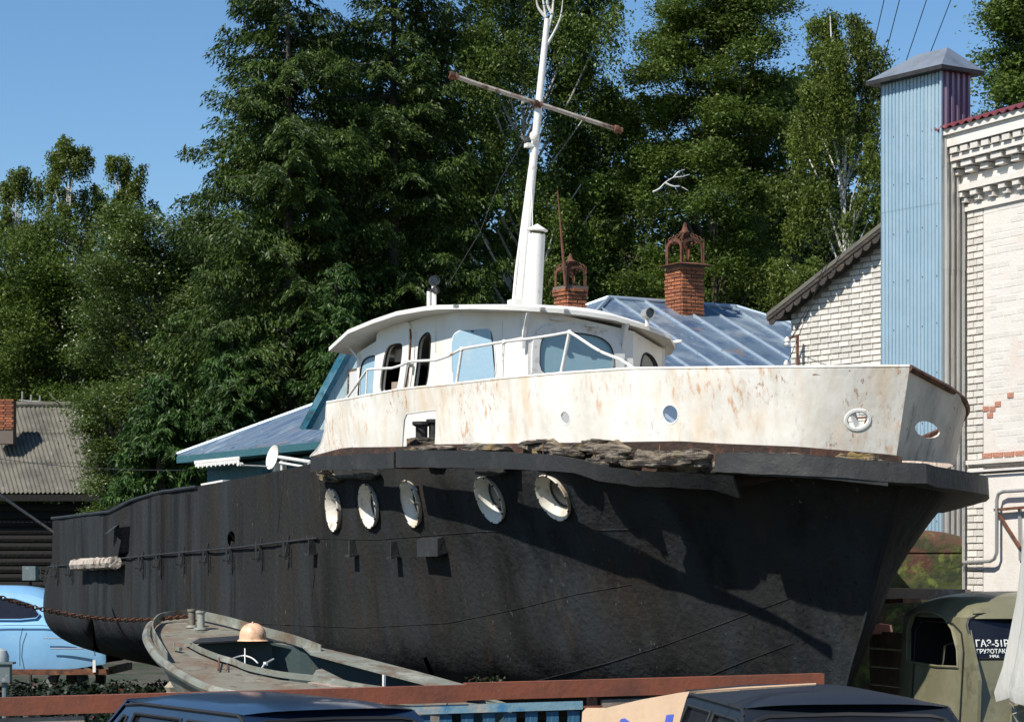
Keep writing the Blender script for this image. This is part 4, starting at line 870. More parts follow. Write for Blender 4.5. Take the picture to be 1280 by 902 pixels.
# ------------------------------------------------------------------ cars
def car(name, label, org, fwd, mat, roofz, W2, pillar, seed, windscreen_px=None):
    """org: top corner of the screen (near-left, at roof height); fwd: heading; body extends backwards and to the car's far side"""
    f = Vector(fwd).normalized(); r = Vector((f.y, -f.x, 0)) * -1    # r points across the car away from the near side
    if r.x < 0: r = -r
    c = thing(name, label, 'car', Vector((org.x, org.y, 0)) + r * W2 * .5 - f * .8)
    o = Vector((org.x, org.y, 0)); X = lambda a, b, z: o + f * a + r * b + UP * z
    Wd = W2; hz = roofz
    # roof: crowned grid
    rows = []
    for i in range(13):
        a = -1.75 + 1.80 * i / 12; row = []
        for j in range(13):
            b = j / 12; cr = .052 * (1 - (2 * b - 1) ** 4) + .008 * (1 - (2 * b - 1) ** 2); en = min(1, min(i, 12 - i) / 2.2); cr2 = cr * (.35 + .65 * en ** .6)
            bow = .06 * (1 - (2 * b - 1) ** 2) * (i / 12) ** 3
            row.append(X(a + bow, b * Wd, hz - .06 + cr2))
        rows.append(row)
    g = G(); g.grid(rows); add('roof', g, mat, c, smooth=True)
    # gutters
    for b in (-.01, Wd + .01): g = G(); g.tube([X(-1.75, b, hz - .085), X(-1.5, b, hz - .066), X(0.0, b, hz - .066), X(.08, b, hz - .10)], .012, 6); add('drip_rail', g, m_rubber, c, smooth=True)
    belt = hz - .50
    # side walls with windows
    for sd, b0, out in ((0, -.0, -.16), (1, Wd, .16)):
        def S(a, z): return X(a, b0 + out * (hz - .06 - z) / .44, z)
        outer = [(-2.25, belt), (.62, belt), (.03, hz - .065), (-1.70, hz - .065)]
        wins = [[(-.72, belt + .05), (.42, belt + .05), (.40, belt + .10), (-.0, hz - .14), (-.08, hz - .13), (-.70, hz - .13)], [(-1.62, belt + .05), (-.82, belt + .05), (-.80, hz - .13), (-1.55, hz - .13)], [(-2.05, belt + .05), (-1.72, belt + .05), (-1.66, hz - .15), (-1.72, hz - .15)]]
        vv, ff = cdt(outer, wins, .3); g = thick([S(*p) for p in vv], ff, .015); sw = add('side_frame', g, mat, c)
        for wn in wins:
            g = G(); g.add([S(*p) + r * (.015 if sd == 0 else -.015) for p in wn], [tuple(range(len(wn)))]); gl = add('side_window', g, m_glass, sw)
            g = G(); g.tube([S(*p) for p in wn], .012, 5, closed=True); add('window_seal', g, m_rubber, gl)
    # windscreen and rear screen
    for (a0, a1, nm) in ((.04, .66, 'windscreen'), (-1.76, -2.3, 'rear_screen')):
        def S(b, z): return X(a0 + (a1 - a0) * (hz - .06 - z) / .44, b * (1 + .32 * (hz - .06 - z) / .44 / Wd) - .16 * (hz - .06 - z) / .44, z)
        outer = [(0, hz - .06), (Wd * .5, hz - .035), (Wd, hz - .06), (Wd, belt), (0, belt)]
        win = [(.055, hz - .125), (.12, hz - .105), (Wd * .5, hz - .095), (Wd - .12, hz - .105), (Wd - .055, hz - .125), (Wd - .05, belt + .04), (.05, belt + .04)]
        vv, ff = cdt(outer, [win], .3); g = thick([S(*p) for p in vv], ff, .015); sf = add(nm + '_frame', g, mat if nm == 'windscreen' else mat, c)
        g = G(); g.add([S(*p) for p in win], [tuple(range(len(win)))]); gl = add(nm, g, m_glass, sf); g = G(); g.tube([S(*p) for p in win], .016, 6, closed=True); add('screen_seal', g, m_rubber, gl, smooth=True)
        if nm == 'windscreen':
            for q in (.35, .7): g = G(); g.tube([S(q, belt + .03) + f * .02, S(q + .25, belt + .25) + f * .02], .006, 5); add('wiper', g, m_rubber, gl)
    # lower body lofted front to back
    secs = [(-3.05, .50, .62, .0), (-3.0, .42, belt - .10, .02), (-2.3, .30, belt + .0, .0), (-.8, .26, belt + .01, .0), (.62, .26, belt + .0, .0), (1.35, .34, belt - .10, .02), (1.62, .42, .62, .06), (1.66, .5, .6, .1)]
    rows = []
    for a, zl, zt_, ins in secs:
        b0, b1 = -.18 + ins, Wd + .18 - ins; row = []
        for b, z in ((b0 + .05, zl), (b0, zl + .1), (b0 - .02, (zl + zt_) / 2), (b0 + .02, zt_ - .02), (b0 + .06, zt_), ((b0 + b1) / 2, zt_ + .02), (b1 - .06, zt_), (b1 - .02, zt_ - .02), (b1 + .02, (zl + zt_) / 2), (b1, zl + .1), (b1 - .05, zl), (b0 + .05, zl)): row.append(X(a, b, z))
        rows.append(row)
    g = G(); g.grid(rows); g.add(rows[0][:-1], [tuple(range(11))]); g.add(rows[-1][:-1], [tuple(range(11))[::-1]]); add('body', g, mat, c, smooth=True)
    for a in (-2.2, .95):
        for b in (-.14, Wd + .14):
            ctr = X(a, b, .29); g = G(); g.lathe(ctr - r * .08, r, [(0, .17), (0, .27), (.02, .29), (.14, .29), (.16, .27), (.16, .17)], 24); wh = add('wheel', g, m_rubber, c, smooth=True)
            g = G(); g.lathe(ctr - r * .075, r, [(0, .001), (.0, .14), (.02, .175), (.13, .175), (.15, .14), (.15, .001)], 18); add('rim', g, m_grey, wh, smooth=True)
    for b in (.0, Wd): g = G(); g.lathe(X(1.62, b, .58), f, [(-.03, .09), (.03, .085), (.04, .001)], 14); add('headlight', g, m_porc, c, smooth=True)
    for a, s_ in ((1.70, 1), (-3.08, -1)): g = G(); g.bar(X(a, -.15, .42), X(a, Wd + .15, .42), .08, .12); add('bumper', g, m_rubber, c)
    return c, X
c1, X1 = car('parked_car', 'dark blue parked car at the bottom left with its roof just in view', P(300, 882, 13.6), (.50, -.86, 0), m_carblue, Z(882, 13.6) + .012, 1.08, None, 1)
c2, X2 = car('parked_car', 'dark navy parked car at the bottom right beside the cardboard sheet', P(930, 874, 12.6), (.10, -.995, 0), m_carnavy, Z(874, 12.6) + .018, 1.08, None, 2)
# cardboard on the second car
cb_n = Vector((.12, -.85, .50)).normalized(); cbp = P(800, 880, 12.7)
L = [(728, 889), (733, 884), (758, 884), (800, 874), (850, 865), (862, 863.5), (858, 872), (850, 900), (840, 960), (725, 960), (727, 905)]
g = G(); g.prism([RP(x, y, cbp, cb_n) for x, y in L], -cb_n * .006)
cbo = thing('cardboard_sheet', 'creased brown cardboard sheet leaning against the navy car', 'cardboard', cbp - UP * .5)
add('sheet', g, m_cardb, cbo)
q0 = RP(862, 863.5, cbp, cb_n); g = G(); g.prism([q0, RP(850, 866.5, cbp, cb_n), P(925, 861, 12.9), P(1020, 854.5, 13.2), P(1020, 853, 13.25), P(925, 858, 12.95)], UP * -.006); add('folded_edge', g, m_cardb, cbo)
for L in ([(829, 910), (833, 893), (842, 892), (838, 912)], [(770, 910), (776, 898), (781, 897), (788, 902), (784, 912)]):
    g = G(); g.prism([RP(x, y, cbp + cb_n * .003, cb_n) for x, y in L], cb_n * .0005); add('printed_mark', g, m_print, cbo)

# ------------------------------------------------------------------ olive truck behind the bow
tf = Vector((.28, -.96, 0)).normalized(); tr = Vector((-tf.y, tf.x, 0)); to = P(1207, 768, 19.25); to.z = 0
T = lambda a, b, z: to + tf * a + tr * b + UP * z      # a forward, b across
truck = thing('vintage_truck', 'olive green vintage truck with white lettering on its windscreen', 'truck', T(-1, 1, 0))
zr = Z(768, 19.25)
rows = []
for i in range(17):
    t = i / 16; a = -1.15 + 1.20 * t; row = []
    for j in range(21):
        s_ = j / 20; ea = 1 - abs(2 * t - 1) ** 3.2; eb = 1 - abs(2 * s_ - 1) ** 3.2
        zz = zr - .03 + .215 * (max(0, ea * eb)) ** .45; row.append(T(a + .10 * (1 - (2 * s_ - 1) ** 2) * t ** 2 - .02, s_ * 1.5, zz))
    rows.append(row)
g = G(); g.grid(rows); add('cab_roof', g, m_olive, truck, smooth=True)
def TS(px, py): q = RP(px, py, T(0, 0, 0), -tr); return ((q - to).dot(tf), q.z)
sidew = [TS(1138, 826), TS(1136, 785), TS(1140, 770), TS(1150, 764), TS(1168, 765), TS(1182, 772), TS(1192, 786), TS(1200, 812), TS(1202, 833), TS(1175, 832)]
vv, ff = cdt([(-1.15, .75), (.30, .75), (.28, 1.28), (.0, zr - .02), (-1.13, zr - .02)], [sidew], .25)
g = thick([T(a, 0 - .06 * (zr - z), z) for a, z in vv], ff, .03); dr_ = add('door', g, m_olive, truck)
g = G(); g.tube([T(a, -.006 - .06 * (zr - z), z) for a, z in sidew], .012, 6, closed=True); add('window_frame', g, m_olive, dr_, smooth=True)
qa, qb = TS(1181, 832), TS(1184, 806)
g = G(); g.tube([T(qa[0], -.02, qa[1]), T(qb[0], -.02, qb[1]), T(qb[0] + .15, -.02, qb[1] + .02)], .010, 6); add('vent_window_frame', g, m_chrome, dr_)
g = G(); g.tube([T(a, -.012 - .06 * (zr - z), z) for a, z in ((.02, .8), (.02, 1.5), (-.04, zr - .14), (-.20, zr - .07), (-.75, zr - .06), (-.86, zr - .14), (-.88, .8))], .006, 5); add('door_seam', g, m_rubber, dr_)
g = thick([T(a, 1.5 + .06 * (zr - z), z) for a, z in vv], ff, .03); add('door', g, m_olive, truck)
g = G(); g.quad(T(-1.15, 0, .75), T(-1.15, 1.5, .75), T(-1.15, 1.5, zr), T(-1.15, 0, zr)); add('cab_back', g, m_olive, truck)
g = G(); g.quad(T(-1.1, 0.02, 1.0), T(0.2, 0.02, 1.0), T(0.2, 1.48, 1.0), T(-1.1, 1.48, 1.0)); add('seat', g, m_dark, truck)
g = G(); g.quad(T(-1.12, .04, .8), T(-1.12, 1.46, .8), T(-1.12, 1.46, zr), T(-1.12, .04, zr)); g.quad(T(-1.12, 1.44, .8), T(.2, 1.44, .8), T(.0, 1.40, zr), T(-1.12, 1.40, zr)); g.quad(T(-1.12, .06, zr), T(.0, .06, zr), T(.0, 1.44, zr), T(-1.12, 1.44, zr)); add('cab_shade_panels', g, m_dark, truck)  # black sheets added behind the windows to paint the cab's inner shade
# windscreen wall, raked a little
def FW(b, z): return T(.02 + .30 * (zr - z), b - .03 * (zr - z), z)
def TF(px, py):
    n = (FW(1, 1.2) - FW(0, 1.2)).cross(FW(0, 1.8) - FW(0, 1.2)).normalized(); q = RP(px, py, FW(0, 1.8), n); return ((q - to).dot(tr) + .03 * (zr - q.z), q.z)
pts_l = [TF(1216, 800), TF(1210, 782), TF(1211, 774), TF(1218, 771)]; zt2 = pts_l[-1][1]; zl2 = TF(1219, 823)[1]
scr = [TF(1219, 823), TF(1214, 800), TF(1209, 781), TF(1211, 774), TF(1219, 770.5)] + [(.72, zt2 + .012), (1.28, zt2), (1.42, zt2 - .05), (1.38, zl2)]
vv, ff = cdt([(0, .9), (1.5, .9), (1.5, zr - .02), (.75, zr + .02), (0, zr - .02)], [scr], .25)
g = thick([FW(b, z) for b, z in vv], ff, .02, flip=False); fw = add('windscreen_frame', g, m_olive, truck)
g = G(); g.add([FW(b, z) for b, z in scr], [tuple(range(len(scr)))]); gl = add('windscreen', g, m_glass, fw)
g = G(); g.tube([FW(b, z) - tr * 0 for b, z in scr], .012, 6, closed=True); add('screen_seal', g, m_rubber, gl, smooth=True)
ud = (FW(0, 1.8) - FW(0, 1.2)).normalized(); nf = tr.cross(ud); nf = nf if nf.y < 0 else -nf
a0 = TF(1219, 808); text_part('lettering', 'ГАЗ-51Р', FW(*a0) + nf * .008, tr, ud, .078, m_whitelet, gl, bold=.0012)
a0 = TF(1220, 816.5); text_part('lettering', 'ГРУЗОТАКСИ', FW(*a0) + nf * .008, tr, ud, .050, m_whitelet, gl, bold=.0008)
a0 = TF(1236, 823); text_part('lettering', '1956', FW(*a0) + nf * .008, tr, ud, .045, m_whitelet, gl, bold=.0008)
g = G(); g.tube([FW(b, zr - .0 + .022 * (1 - (b / .75 - 1) ** 2)) + nf * .012 for b in lin(.05, 1.45, 14)], .006, 5); add('roof_seam', g, m_rubber, truck)
# bonnet, wings, bed
rows = []
for i in range(9):
    t = i / 8; a = .28 + 1.15 * t; row = []
    for j in range(13):
        an = math.pi * j / 12; hw = .52 - .12 * t; row.append(T(a, .75 - math.cos(an) * hw, .70 + (.58 - .04 * t) * math.sin(an) ** .5))
    rows.append(row)
g = G(); g.grid(rows); add('bonnet', g, m_olive, truck, smooth=True)
for b in (.0, 1.5):
    rows = []
    for i in range(13):
        an = math.pi * i / 12; row = [T(1.15 - math.cos(an) * .62, b + o_, .48 + (.46 - .05 * abs(k)) * math.sin(an)) for k, o_ in ((-1, -.22), (0, 0), (1, .22))]; rows.append(row)
    g = G(); g.grid(rows); add('wing', g, m_olive, truck, smooth=True)
g = G(); g.obox(T(-.4, 1.05, .62), tf * 4.6, tr * .6, UP * .16); add('chassis', g, m_dark, truck)
for a, b in ((1.15, .05), (1.15, 1.45), (-2.5, 1.0), (-2.5, 1.7)):
    g = G(); g.lathe(T(a, b, .44) - tr * .09, tr, [(0, .24), (0, .40), (.03, .44), (.16, .44), (.18, .40), (.18, .24)], 26); wh = add('wheel', g, m_rubber, truck, smooth=True); g = G(); g.lathe(T(a, b, .44) - tr * .07, tr, [(0, .001), (.02, .25), (.12, .25), (.14, .001)], 18); add('rim', g, m_olive, wh, smooth=True)
for k in range(4): g = G(); g.obox(T(-2.35, .72, 1.0 + .17 * k), tf * 2.0, tr * .03, UP * .155); add('side_board', g, m_plank, truck)
g = G(); g.obox(T(-2.35, 1.30, .92), tf * 2.0, tr * 1.15, UP * .06); add('bed_floor', g, m_darkwood, truck)
for k in range(4): g = G(); g.obox(T(-1.33, 1.30, 1.02 + .19 * k), tf * .03, tr * 1.15, UP * .17); add('head_board', g, m_plank, truck)
# planks lying on the truck bed
for i, (a, b, c, d, Y, hh, mt_) in enumerate(((1106, 741, 1210, 743, 22.6, .10, m_plank2), (1098, 752, 1140, 750, 22.2, .04, m_rust))):
    g = G(); g.bar(P(a, b, Y), P(c, d, Y - .3), .25, hh * 1.0); single('loose_plank', g, mt_, ['long weathered pinkish plank lying behind the truck cab', 'short rusty board under the long plank behind the truck cab'][i], 'plank')
g = G(); q = P(1098, 787, 22.4); g.prism([P(1083, 792, 22.4), P(1087, 783, 22.4), P(1098, 779, 22.4), P(1112, 781, 22.4), P(1114, 792, 22.4)], Vector((.05, .2, 0))); single('orange_crate', g, m_orange, 'faded orange plastic crate in the dark between the hull and the truck cab', 'crate')
# mossy van body
vb = P(1200, 662, 25.6); g = G(); vo = thing('mossy_van_body', 'abandoned van body covered in green moss and rust beneath the bow', 'van body', Vector((4.2, 26, 0)))
def VP(a, b, z): return Vector((4.80, 25.6, 0)) + tf * 0 + Vector((-1, 0.05, 0)) * a + Vector((.05, 1, 0)) * b + UP * z
ztop = Z(662, 25.6); zs = Z(690, 25.6)
rows = []
for a in lin(-.0, 1.9, 12):
    prof = [(-.0, .35), (.0, zs - .03), (.015, zs - .015), (-.005, zs), (.0, ztop - .12), (.03, ztop - .05), (.09, ztop - .01), (.2, ztop), (1.6, ztop), (1.7, ztop - .1), (1.7, .35)]
    sh = .10 if a < .01 else (.03 if a < .2 else 0)
    rows.append([VP(a, b, z - (sh * .6 if z > ztop - .15 else 0)) for b, z in prof])
g.grid(rows); g.add(rows[0], [tuple(range(len(rows[0])))]); g.add(rows[-1], [tuple(range(len(rows[0])))[::-1]]); add('body', g, m_moss, vo, smooth=True)
g = G(); g.tube([VP(1.12, -.006, zs + .12), VP(1.12, -.006, zs - .2), VP(1.4, -.006, zs - .2), VP(1.4, -.006, zs + .12)], .02, 6, closed=True); wfr = add('window_frame', g, m_moss, vo)
g = G(); g.quad(VP(1.12, -.008, zs + .12), VP(1.12, -.008, zs - .2), VP(1.4, -.008, zs - .2), VP(1.4, -.008, zs + .12)); add('window', g, m_glass, wfr)
g = G(); g.obox(VP(.9, .8, .25), Vector((1.5, 0, 0)), Vector((0, 1.4, 0)), UP * .5); add('undercarriage', g, m_dark, vo)

# ------------------------------------------------------------------ light blue old car at the far left
bo = Vector((-8.95, 41.0, 0)); bl = thing('vintage_sedan', 'light blue rounded vintage car half hidden behind the boat stern', 'car', bo)
SCL = 1.22
def BX(x, y, z): return bo + Vector((x, y, z)) * SCL     # x to the right (tail), y away
prof = [(-2.6, .55, .75), (-2.5, .50, .98), (-1.7, .45, 1.08), (-1.2, .45, 1.14), (-.75, .45, 1.48), (-.3, .45, 1.58), (.25, .45, 1.60), (.7, .45, 1.57), (1.05, .45, 1.42), (1.35, .46, 1.18), (1.6, .5, .92), (1.75, .52, .72), (1.78, .55, .58)]
prof = [tuple(q) for q in (lambda A_: [tuple(.5 * ((2 * A_[i]) + (A_[min(i + 1, len(A_) - 1)] - A_[max(i - 1, 0)]) * t + (2 * A_[max(i - 1, 0)] - 5 * A_[i] + 4 * A_[min(i + 1, len(A_) - 1)] - A_[min(i + 2, len(A_) - 1)]) * t * t + (3 * A_[i] - A_[max(i - 1, 0)] - 3 * A_[min(i + 1, len(A_) - 1)] + A_[min(i + 2, len(A_) - 1)]) * t ** 3)) for i in range(len(A_) - 1) for t in (0, .25, .5, .75)] + [tuple(A_[-1])])([np.array(q, float) for q in prof])]
rows = []
for x, zl, zt_ in prof:
    row = []
    hw = .80 - .06 * max(0, x - 1.2) - .05 * max(0, -x - 1.6)
    gw = .56 if zt_ > 1.2 else .70
    for y, z in ((-hw, zl), (-hw - .03, zl + .18), (-hw, min(1.02, zt_ - .04)), (-hw + .08, min(1.08, zt_ - .02)), (-(gw + .02), zt_ - (.10 if zt_ > 1.2 else .01)), (-gw * .7, zt_ - .01), (0, zt_), (gw * .7, zt_ - .01), ((gw + .02), zt_ - (.10 if zt_ > 1.2 else .01)), (hw - .08, min(1.08, zt_ - .02)), (hw, min(1.02, zt_ - .04)), (hw + .03, zl + .18), (hw, zl)): row.append(BX(x, y, z))
    rows.append(row)
g = G(); g.grid(rows); g.add(rows[0], [tuple(range(13))]); g.add(rows[-1], [tuple(range(13))[::-1]]); add('body', g, m_vblue, bl, smooth=True)
g = G(); g.tube([BX(x, -.852, z) for x, z in ((.62, .5), (.62, .85), (.66, 1.02))], .006, 5); add('door_seam', g, m_rubber, bl)
wl = [(-.55, 1.13), (-.45, 1.32), (-.2, 1.42), (.5, 1.42), (.75, 1.34), (.86, 1.20), (.82, 1.15), (.6, 1.13)]
def sideY(z): return -(.72 - (z - 1.08) * .40) - .015
g = G(); g.add([BX(x, sideY(z) - .012, z) for x, z in wl], [tuple(range(len(wl)))[::-1]]); wn = add('side_window', g, m_glass, bl); g = G(); g.tube([BX(x, sideY(z) - .014, z) for x, z in wl], .012, 6, closed=True); add('window_trim', g, m_vblue, wn)
g = G(); g.tube([BX(x, -.845, z) for x, z in ((-.2, 1.02), (.4, 1.06), (.9, 1.06), (1.3, 1.02), (1.6, .95))], .012, 6); add('body_crease', g, m_vblue, bl)
g = G(); g.tube([BX(x, -.90, z) for x, z in ((1.05, .74), (1.5, .74))], .012, 6); g.tube([BX(x, -.90, z) for x, z in ((.95, .88), (1.3, .88))], .010, 6); add('trim_strip', g, m_chrome, bl)
g = G(); g.bar(BX(.0, -.92, .42), BX(1.85, -.86, .42), .12, .09); add('running_board', g, m_rust, bl); g = G(); g.bar(BX(1.86, -.86, .44), BX(1.86, .8, .44), .08, .12); add('bumper', g, m_rust, bl)
for x in (.30, 1.65): g = G(); g.obox(BX(x, -.93, .50), Vector((.05, 0, 0)), Vector((0, .05, 0)), UP * .20); add('bumper_guard', g, m_orange if x < 1 else m_rail, bl)
for x in (-1.7, 1.25):
    for y in (-.70, .70): g = G(); g.lathe(BX(x, y, .28) - Vector((0, .1, 0)), Vector((0, 1, 0)), [(0, .18), (0, .30), (.03, .34), (.17, .34), (.2, .30), (.2, .18)], 22); add('wheel', g, m_rubber, bl, smooth=True)
# lantern post at far left
lp = P(6, 870, 17.5); lpo = thing('metal_post', 'grey metal post with domed head at the lower left edge', 'post', Vector((lp.x, lp.y, 0)))
m_gdome = M('pale_grey_dome', (.32, .35, .35), .5)
m_gpost = M('grey_green_paint', (.12, .15, .15), .6, 0, [((.3, .3, .27), 9, .6, .7)])
g = G(); g.lathe((lp.x, lp.y, 0), UP, [(0, .02), (Z(827, 17.5), .02)], 10); add('stake', g, m_gpost, lpo)
g = G(); zt_ = Z(828, 17.5); g.obox(Vector((lp.x, lp.y, zt_ - .07)), Vector((.09, 0, 0)), Vector((0, .09, 0)), UP * .14); g.obox(Vector((lp.x + .01, lp.y, zt_ + .0)), Vector((.12, 0, 0)), Vector((0, .12, 0)), UP * .015); add('box', g, m_gpost, lpo)
g = G(); g.lathe((lp.x - .03, lp.y, zt_), UP, [(0, .06), (.05, .062), (.09, .045), (.11, .001)], 16); add('dome', g, m_gdome, lpo, smooth=True)

# ------------------------------------------------------------------ right-hand side: wall building, tower, gable building
bd = Vector((.45, -.893, 0)); bn = Vector((-.893, -.45, 0))           # along the wall towards the camera; outward normal
wc = P(1211, 700, 29.4); wc.z = 0
rb = thing('whitewashed_building', 'tall whitewashed brick building with toothed cornice at the right edge', 'building', wc)
zroof = Z(163, 29.4)
B = lambda s, z, o=0: wc + bd * s + bn * o + UP * z
g = G(); L_ = 9.0; back = -bn * 8
g.add([B(0, -.1), B(L_, -.1), B(L_, zroof - .05), B(0, zroof - .05)], [(0, 1, 2, 3)]); g.add([B(0, -.1), B(0, -.1) + back, B(0, zroof - .05) + back, B(0, zroof - .05)], [(0, 1, 2, 3)]); add('wall', g, m_mortar, rb)
wbox = G(); wbox.add([(-.5, -.5, -.5), (.5, -.5, -.5), (.5, .5, -.5), (-.5, .5, -.5), (-.47, -.42, .5), (.47, -.42, .5), (.47, .42, .5), (-.47, .42, .5)], [(4, 5, 6, 7), (0, 1, 5, 4), (1, 2, 6, 5), (2, 3, 7, 6), (3, 0, 4, 7)])
def brickmesh(mt): me = wbox.mesh('brick'); me.materials.append(mt); return me
bk_w, bk_p, bk_r, bk_r2 = brickmesh(m_brickw), brickmesh(m_painted), brickmesh(m_brickr), brickmesh(m_brickr2)
rs = random.Random(11)
def lay(parent, f, me, w_, h_, gap, s, z, dep, o=0.0, jd=.003, nm='brick'):
    j = lambda a: rs.uniform(-a, a)
    c = f(s + j(.003), z + j(.002), o + dep / 2 + j(jd)); d_ = (f(1, 0) - f(0, 0)).normalized(); n_ = (f(0, 0, 1) - f(0, 0, 0)).normalized()
    piece(nm, me, parent, c, d_ * (w_ - gap), (UP + d_ * j(.008)) * (h_ - gap), n_ * dep)
row = 0; z = Z(735, 29.4); cnt = 0; ztop_b = Z(238, 29.2)
while z < ztop_b:
    if row % 2 == 0: ls = [(.065, .13), (.225, .19)]
    else: ls = [(.10, .20), (.26, .12)]
    for s, w_ in ls: lay(rb, B, bk_w if row % 3 else bk_p, w_, .0845, .008, s, z, .03); cnt += 1
    z += .0845; row += 1
# painted field
g = G(); g.obox((B(.325, 0) + B(L_, 0)) / 2 + UP * (Z(582, 29) + ztop_b) / 2 + bn * .012, bd * (L_ - .325), bn * .030, UP * (ztop_b - Z(582, 29))); add('painted_field', g, m_plaster, rb)
g = G(); g.obox((B(.325, 0) + B(L_, 0)) / 2 + UP * (Z(592, 29) - .1) / 2 + bn * .012, bd * (L_ - .325), bn * .032, UP * (Z(592, 29) + .1)); add('painted_field', g, m_painted, rb)
# faintly visible painted bricks in the field
z = Z(560, 29); row = 0; cnt = 0
while z < ztop_b - .05 and cnt < 260:
    for k in range(5):
        s = .46 + .25 * k + (.125 if row % 2 else 0)
        if s < 1.75 and rs.random() < .62 and cnt < 260: lay(rb, B, bk_p, .25, .0845, .008, s, z, .004, .0255, .0008); cnt += 1
    z += .0845; row += 1
for x, y in ((1235, 511), (1243, 511), (1240, 519), (1250, 505), (1266, 494)): q = RP(x, y, B(0, 0), bn); lay(rb, B, bk_r2, .12, .075, .006, (q - wc).dot(bd), q.z, .012, .027)
for k in range(12): lay(rb, B, bk_r2, .20, .07, .01, .40 + .21 * k, Z(569, 29) , .016, .027)
# ledges and cable
for y_, h_, o_ in ((577, .05, .07), (588, .03, .05)):
    g = G(); g.obox((B(0.02, 0) + B(L_, 0)) / 2 + UP * Z(y_, 29.1) + bn * o_ / 2, bd * (L_ - .04), bn * o_, UP * h_); add('ledge', g, m_painted, rb)
g = G(); g.tube([P(1180, 592, 29.3)] + [B(s, Z(590, 29), .07) for s in (.1, 1, 3)], .012, 6); add('cable', g, m_wirem, rb)
# cornice: stepped bands and rows of dentils
def band(z0, z1, o, s0=.0, mat=m_painted, name='cornice_band'):
    g = G(); g.obox((B(s0 - o * .35, 0) + B(L_, 0)) / 2 + UP * (z0 + z1) / 2 + bn * (o / 2), bd * (L_ - s0 + o * .35), bn * o, UP * (z1 - z0)); add(name, g, mat, rb)
zc = zroof
band(zc - .24, zc - .10, .36); band(zc - .10, zc - .03, .40); 
for k in range(26):     # scalloped underside blocks
    lay(rb, B, bk_p, .16, .09, .01, -.06 + .20 * k, zc - .29, .34, nm='dentil')
band(zc - .41, zc - .335, .30)
for k in range(20): lay(rb, B, bk_p, .22, .08, .004, -.0 + .29 * k, zc - .455, .27, nm='dentil'); lay(rb, B, bk_p, .16, .075, .004, -.0 + .29 * k, zc - .535, .22, nm='dentil')
band(zc - .76, zc - .68, .17); band(zc - .68, zc - .575, .13)
for k in range(20): lay(rb, B, bk_p, .13, .075, .004, .0 + .27 * k, zc - .80, .15, nm='dentil'); lay(rb, B, bk_p, .10, .06, .004, .03 + .27 * k, zc - .87, .11, nm='dentil')
band(zc - 1.0, zc - .92, .06)
g = G(); rows = []
for i in range(120):
    s = -.16 + i * .03; w_ = .018 * math.sin(i * 1.2); rows.append([B(s, zroof + .0 + w_, .44), B(s, zroof + .55 + w_, -1.3)])
g.grid(rows); g.grid([[q - UP * .02 for q in r_] for r_ in rows][::-1]); g.grid([[r_[0], r_[0] - UP * .02] for r_ in rows]); add('roof_sheet', g, m_redroof, rb, smooth=True)
# pipes and bracket on the wall
g = G(); gp_ = lambda x, y, o: RP(x, y, B(0, 0, o), bn)
g.tube([gp_(1196, 703, .1), gp_(1238, 701, .12), gp_(1243, 698, .12), gp_(1246, 690, .12), gp_(1246, 625, .12), gp_(1248, 617, .12), gp_(1254, 614, .12), gp_(1290, 612, .12)], .022, 10)
single('gas_pipe', g, m_grey, 'thin grey gas pipe bending up the whitewashed wall', 'pipe', smooth=True)
br = thing('wall_bracket', 'rusty steel angle bracket with diagonal strut on the whitewashed wall', 'bracket', gp_(1275, 690, 0))
g = G(); g.bar(gp_(1244, 637, .1), gp_(1300, 632, .1), .05, .03); add('arm', g, m_rust, br); g = G(); g.bar(gp_(1247, 640, .1), gp_(1275, 684, .08), .03, .03); add('strut', g, m_rust, br)
g = G(); g.bar(gp_(1276, 634, .03), gp_(1277, 700, .03), .05, .05); add('upright', g, m_grey, br)

# tower
td = Vector((-.59, .807, 0)); tg = Vector((.83, .56, 0)); tc = P(1177, 700, 29.2); tc.z = 0
tn = Vector((-td.y, td.x, 0)); tn = tn if tn.x < 0 else -tn; tgn = Vector((tg.y, -tg.x, 0))
tw = thing('sheet_metal_tower', 'square pale blue corrugated metal shaft with tin cap beside the brick building', 'tower', tc)
ztt = Z(86, 29.2)
fw_ = (RP(1101, 300, tc, tn) - tc).dot(td); rw_ = (RP(1211, 120, tc, tgn) - tc).dot(tg)
def corr(org, d, n, w_, z0, z1, pitch, amp, mat, parent, name='corrugated_sheet', duty=.5):
    g = G(); pts = []; s = 0
    while s < w_ - 1e-4:
        for t, a in ((0, 0), (duty - .1, 0), (duty, 1), (.9, 1), (1.0, 0)):
            q = min(w_, s + pitch * t); pts.append((q, a * amp))
        s += pitch
    a_ = [org + d * s + n * o + UP * z0 for s, o in pts]; b_ = [org + d * s + n * o + UP * z1 for s, o in pts]; g.grid([a_, b_]); return add(name, g, mat, parent)
zj = Z(250, 29.2); corr(tc, td, tn, fw_, zj - .03, ztt, fw_ / 17, -.016, m_corr, tw, duty=.68); corr(tc - tn * .004, td, tn, fw_, 0, zj, fw_ / 17, -.016, m_corr, tw, duty=.68)
g = G()
for zz in lin(.4, ztt - .12, 14):
    for k in range(1, 17, 4): g.lathe(tc + td * (fw_ / 17 * (k + .3)) + UP * (zz + rs.uniform(-.02, .02)) + tn * .0, tn, [(0, .007), (.006, .007), (.008, .001)], 6)
add('screws', g, m_hull2, tw, kind='stuff')
pr = rw_ / 5
corr(tc, tg, tgn, rw_, Z(163, 29.2), ztt, pr, .035, m_corrp, tw, duty=.55); corr(tc, tg, tgn, rw_, Z(208, 29.2), Z(163, 29.2) - .004, pr, .035, m_corrg, tw, duty=.55)
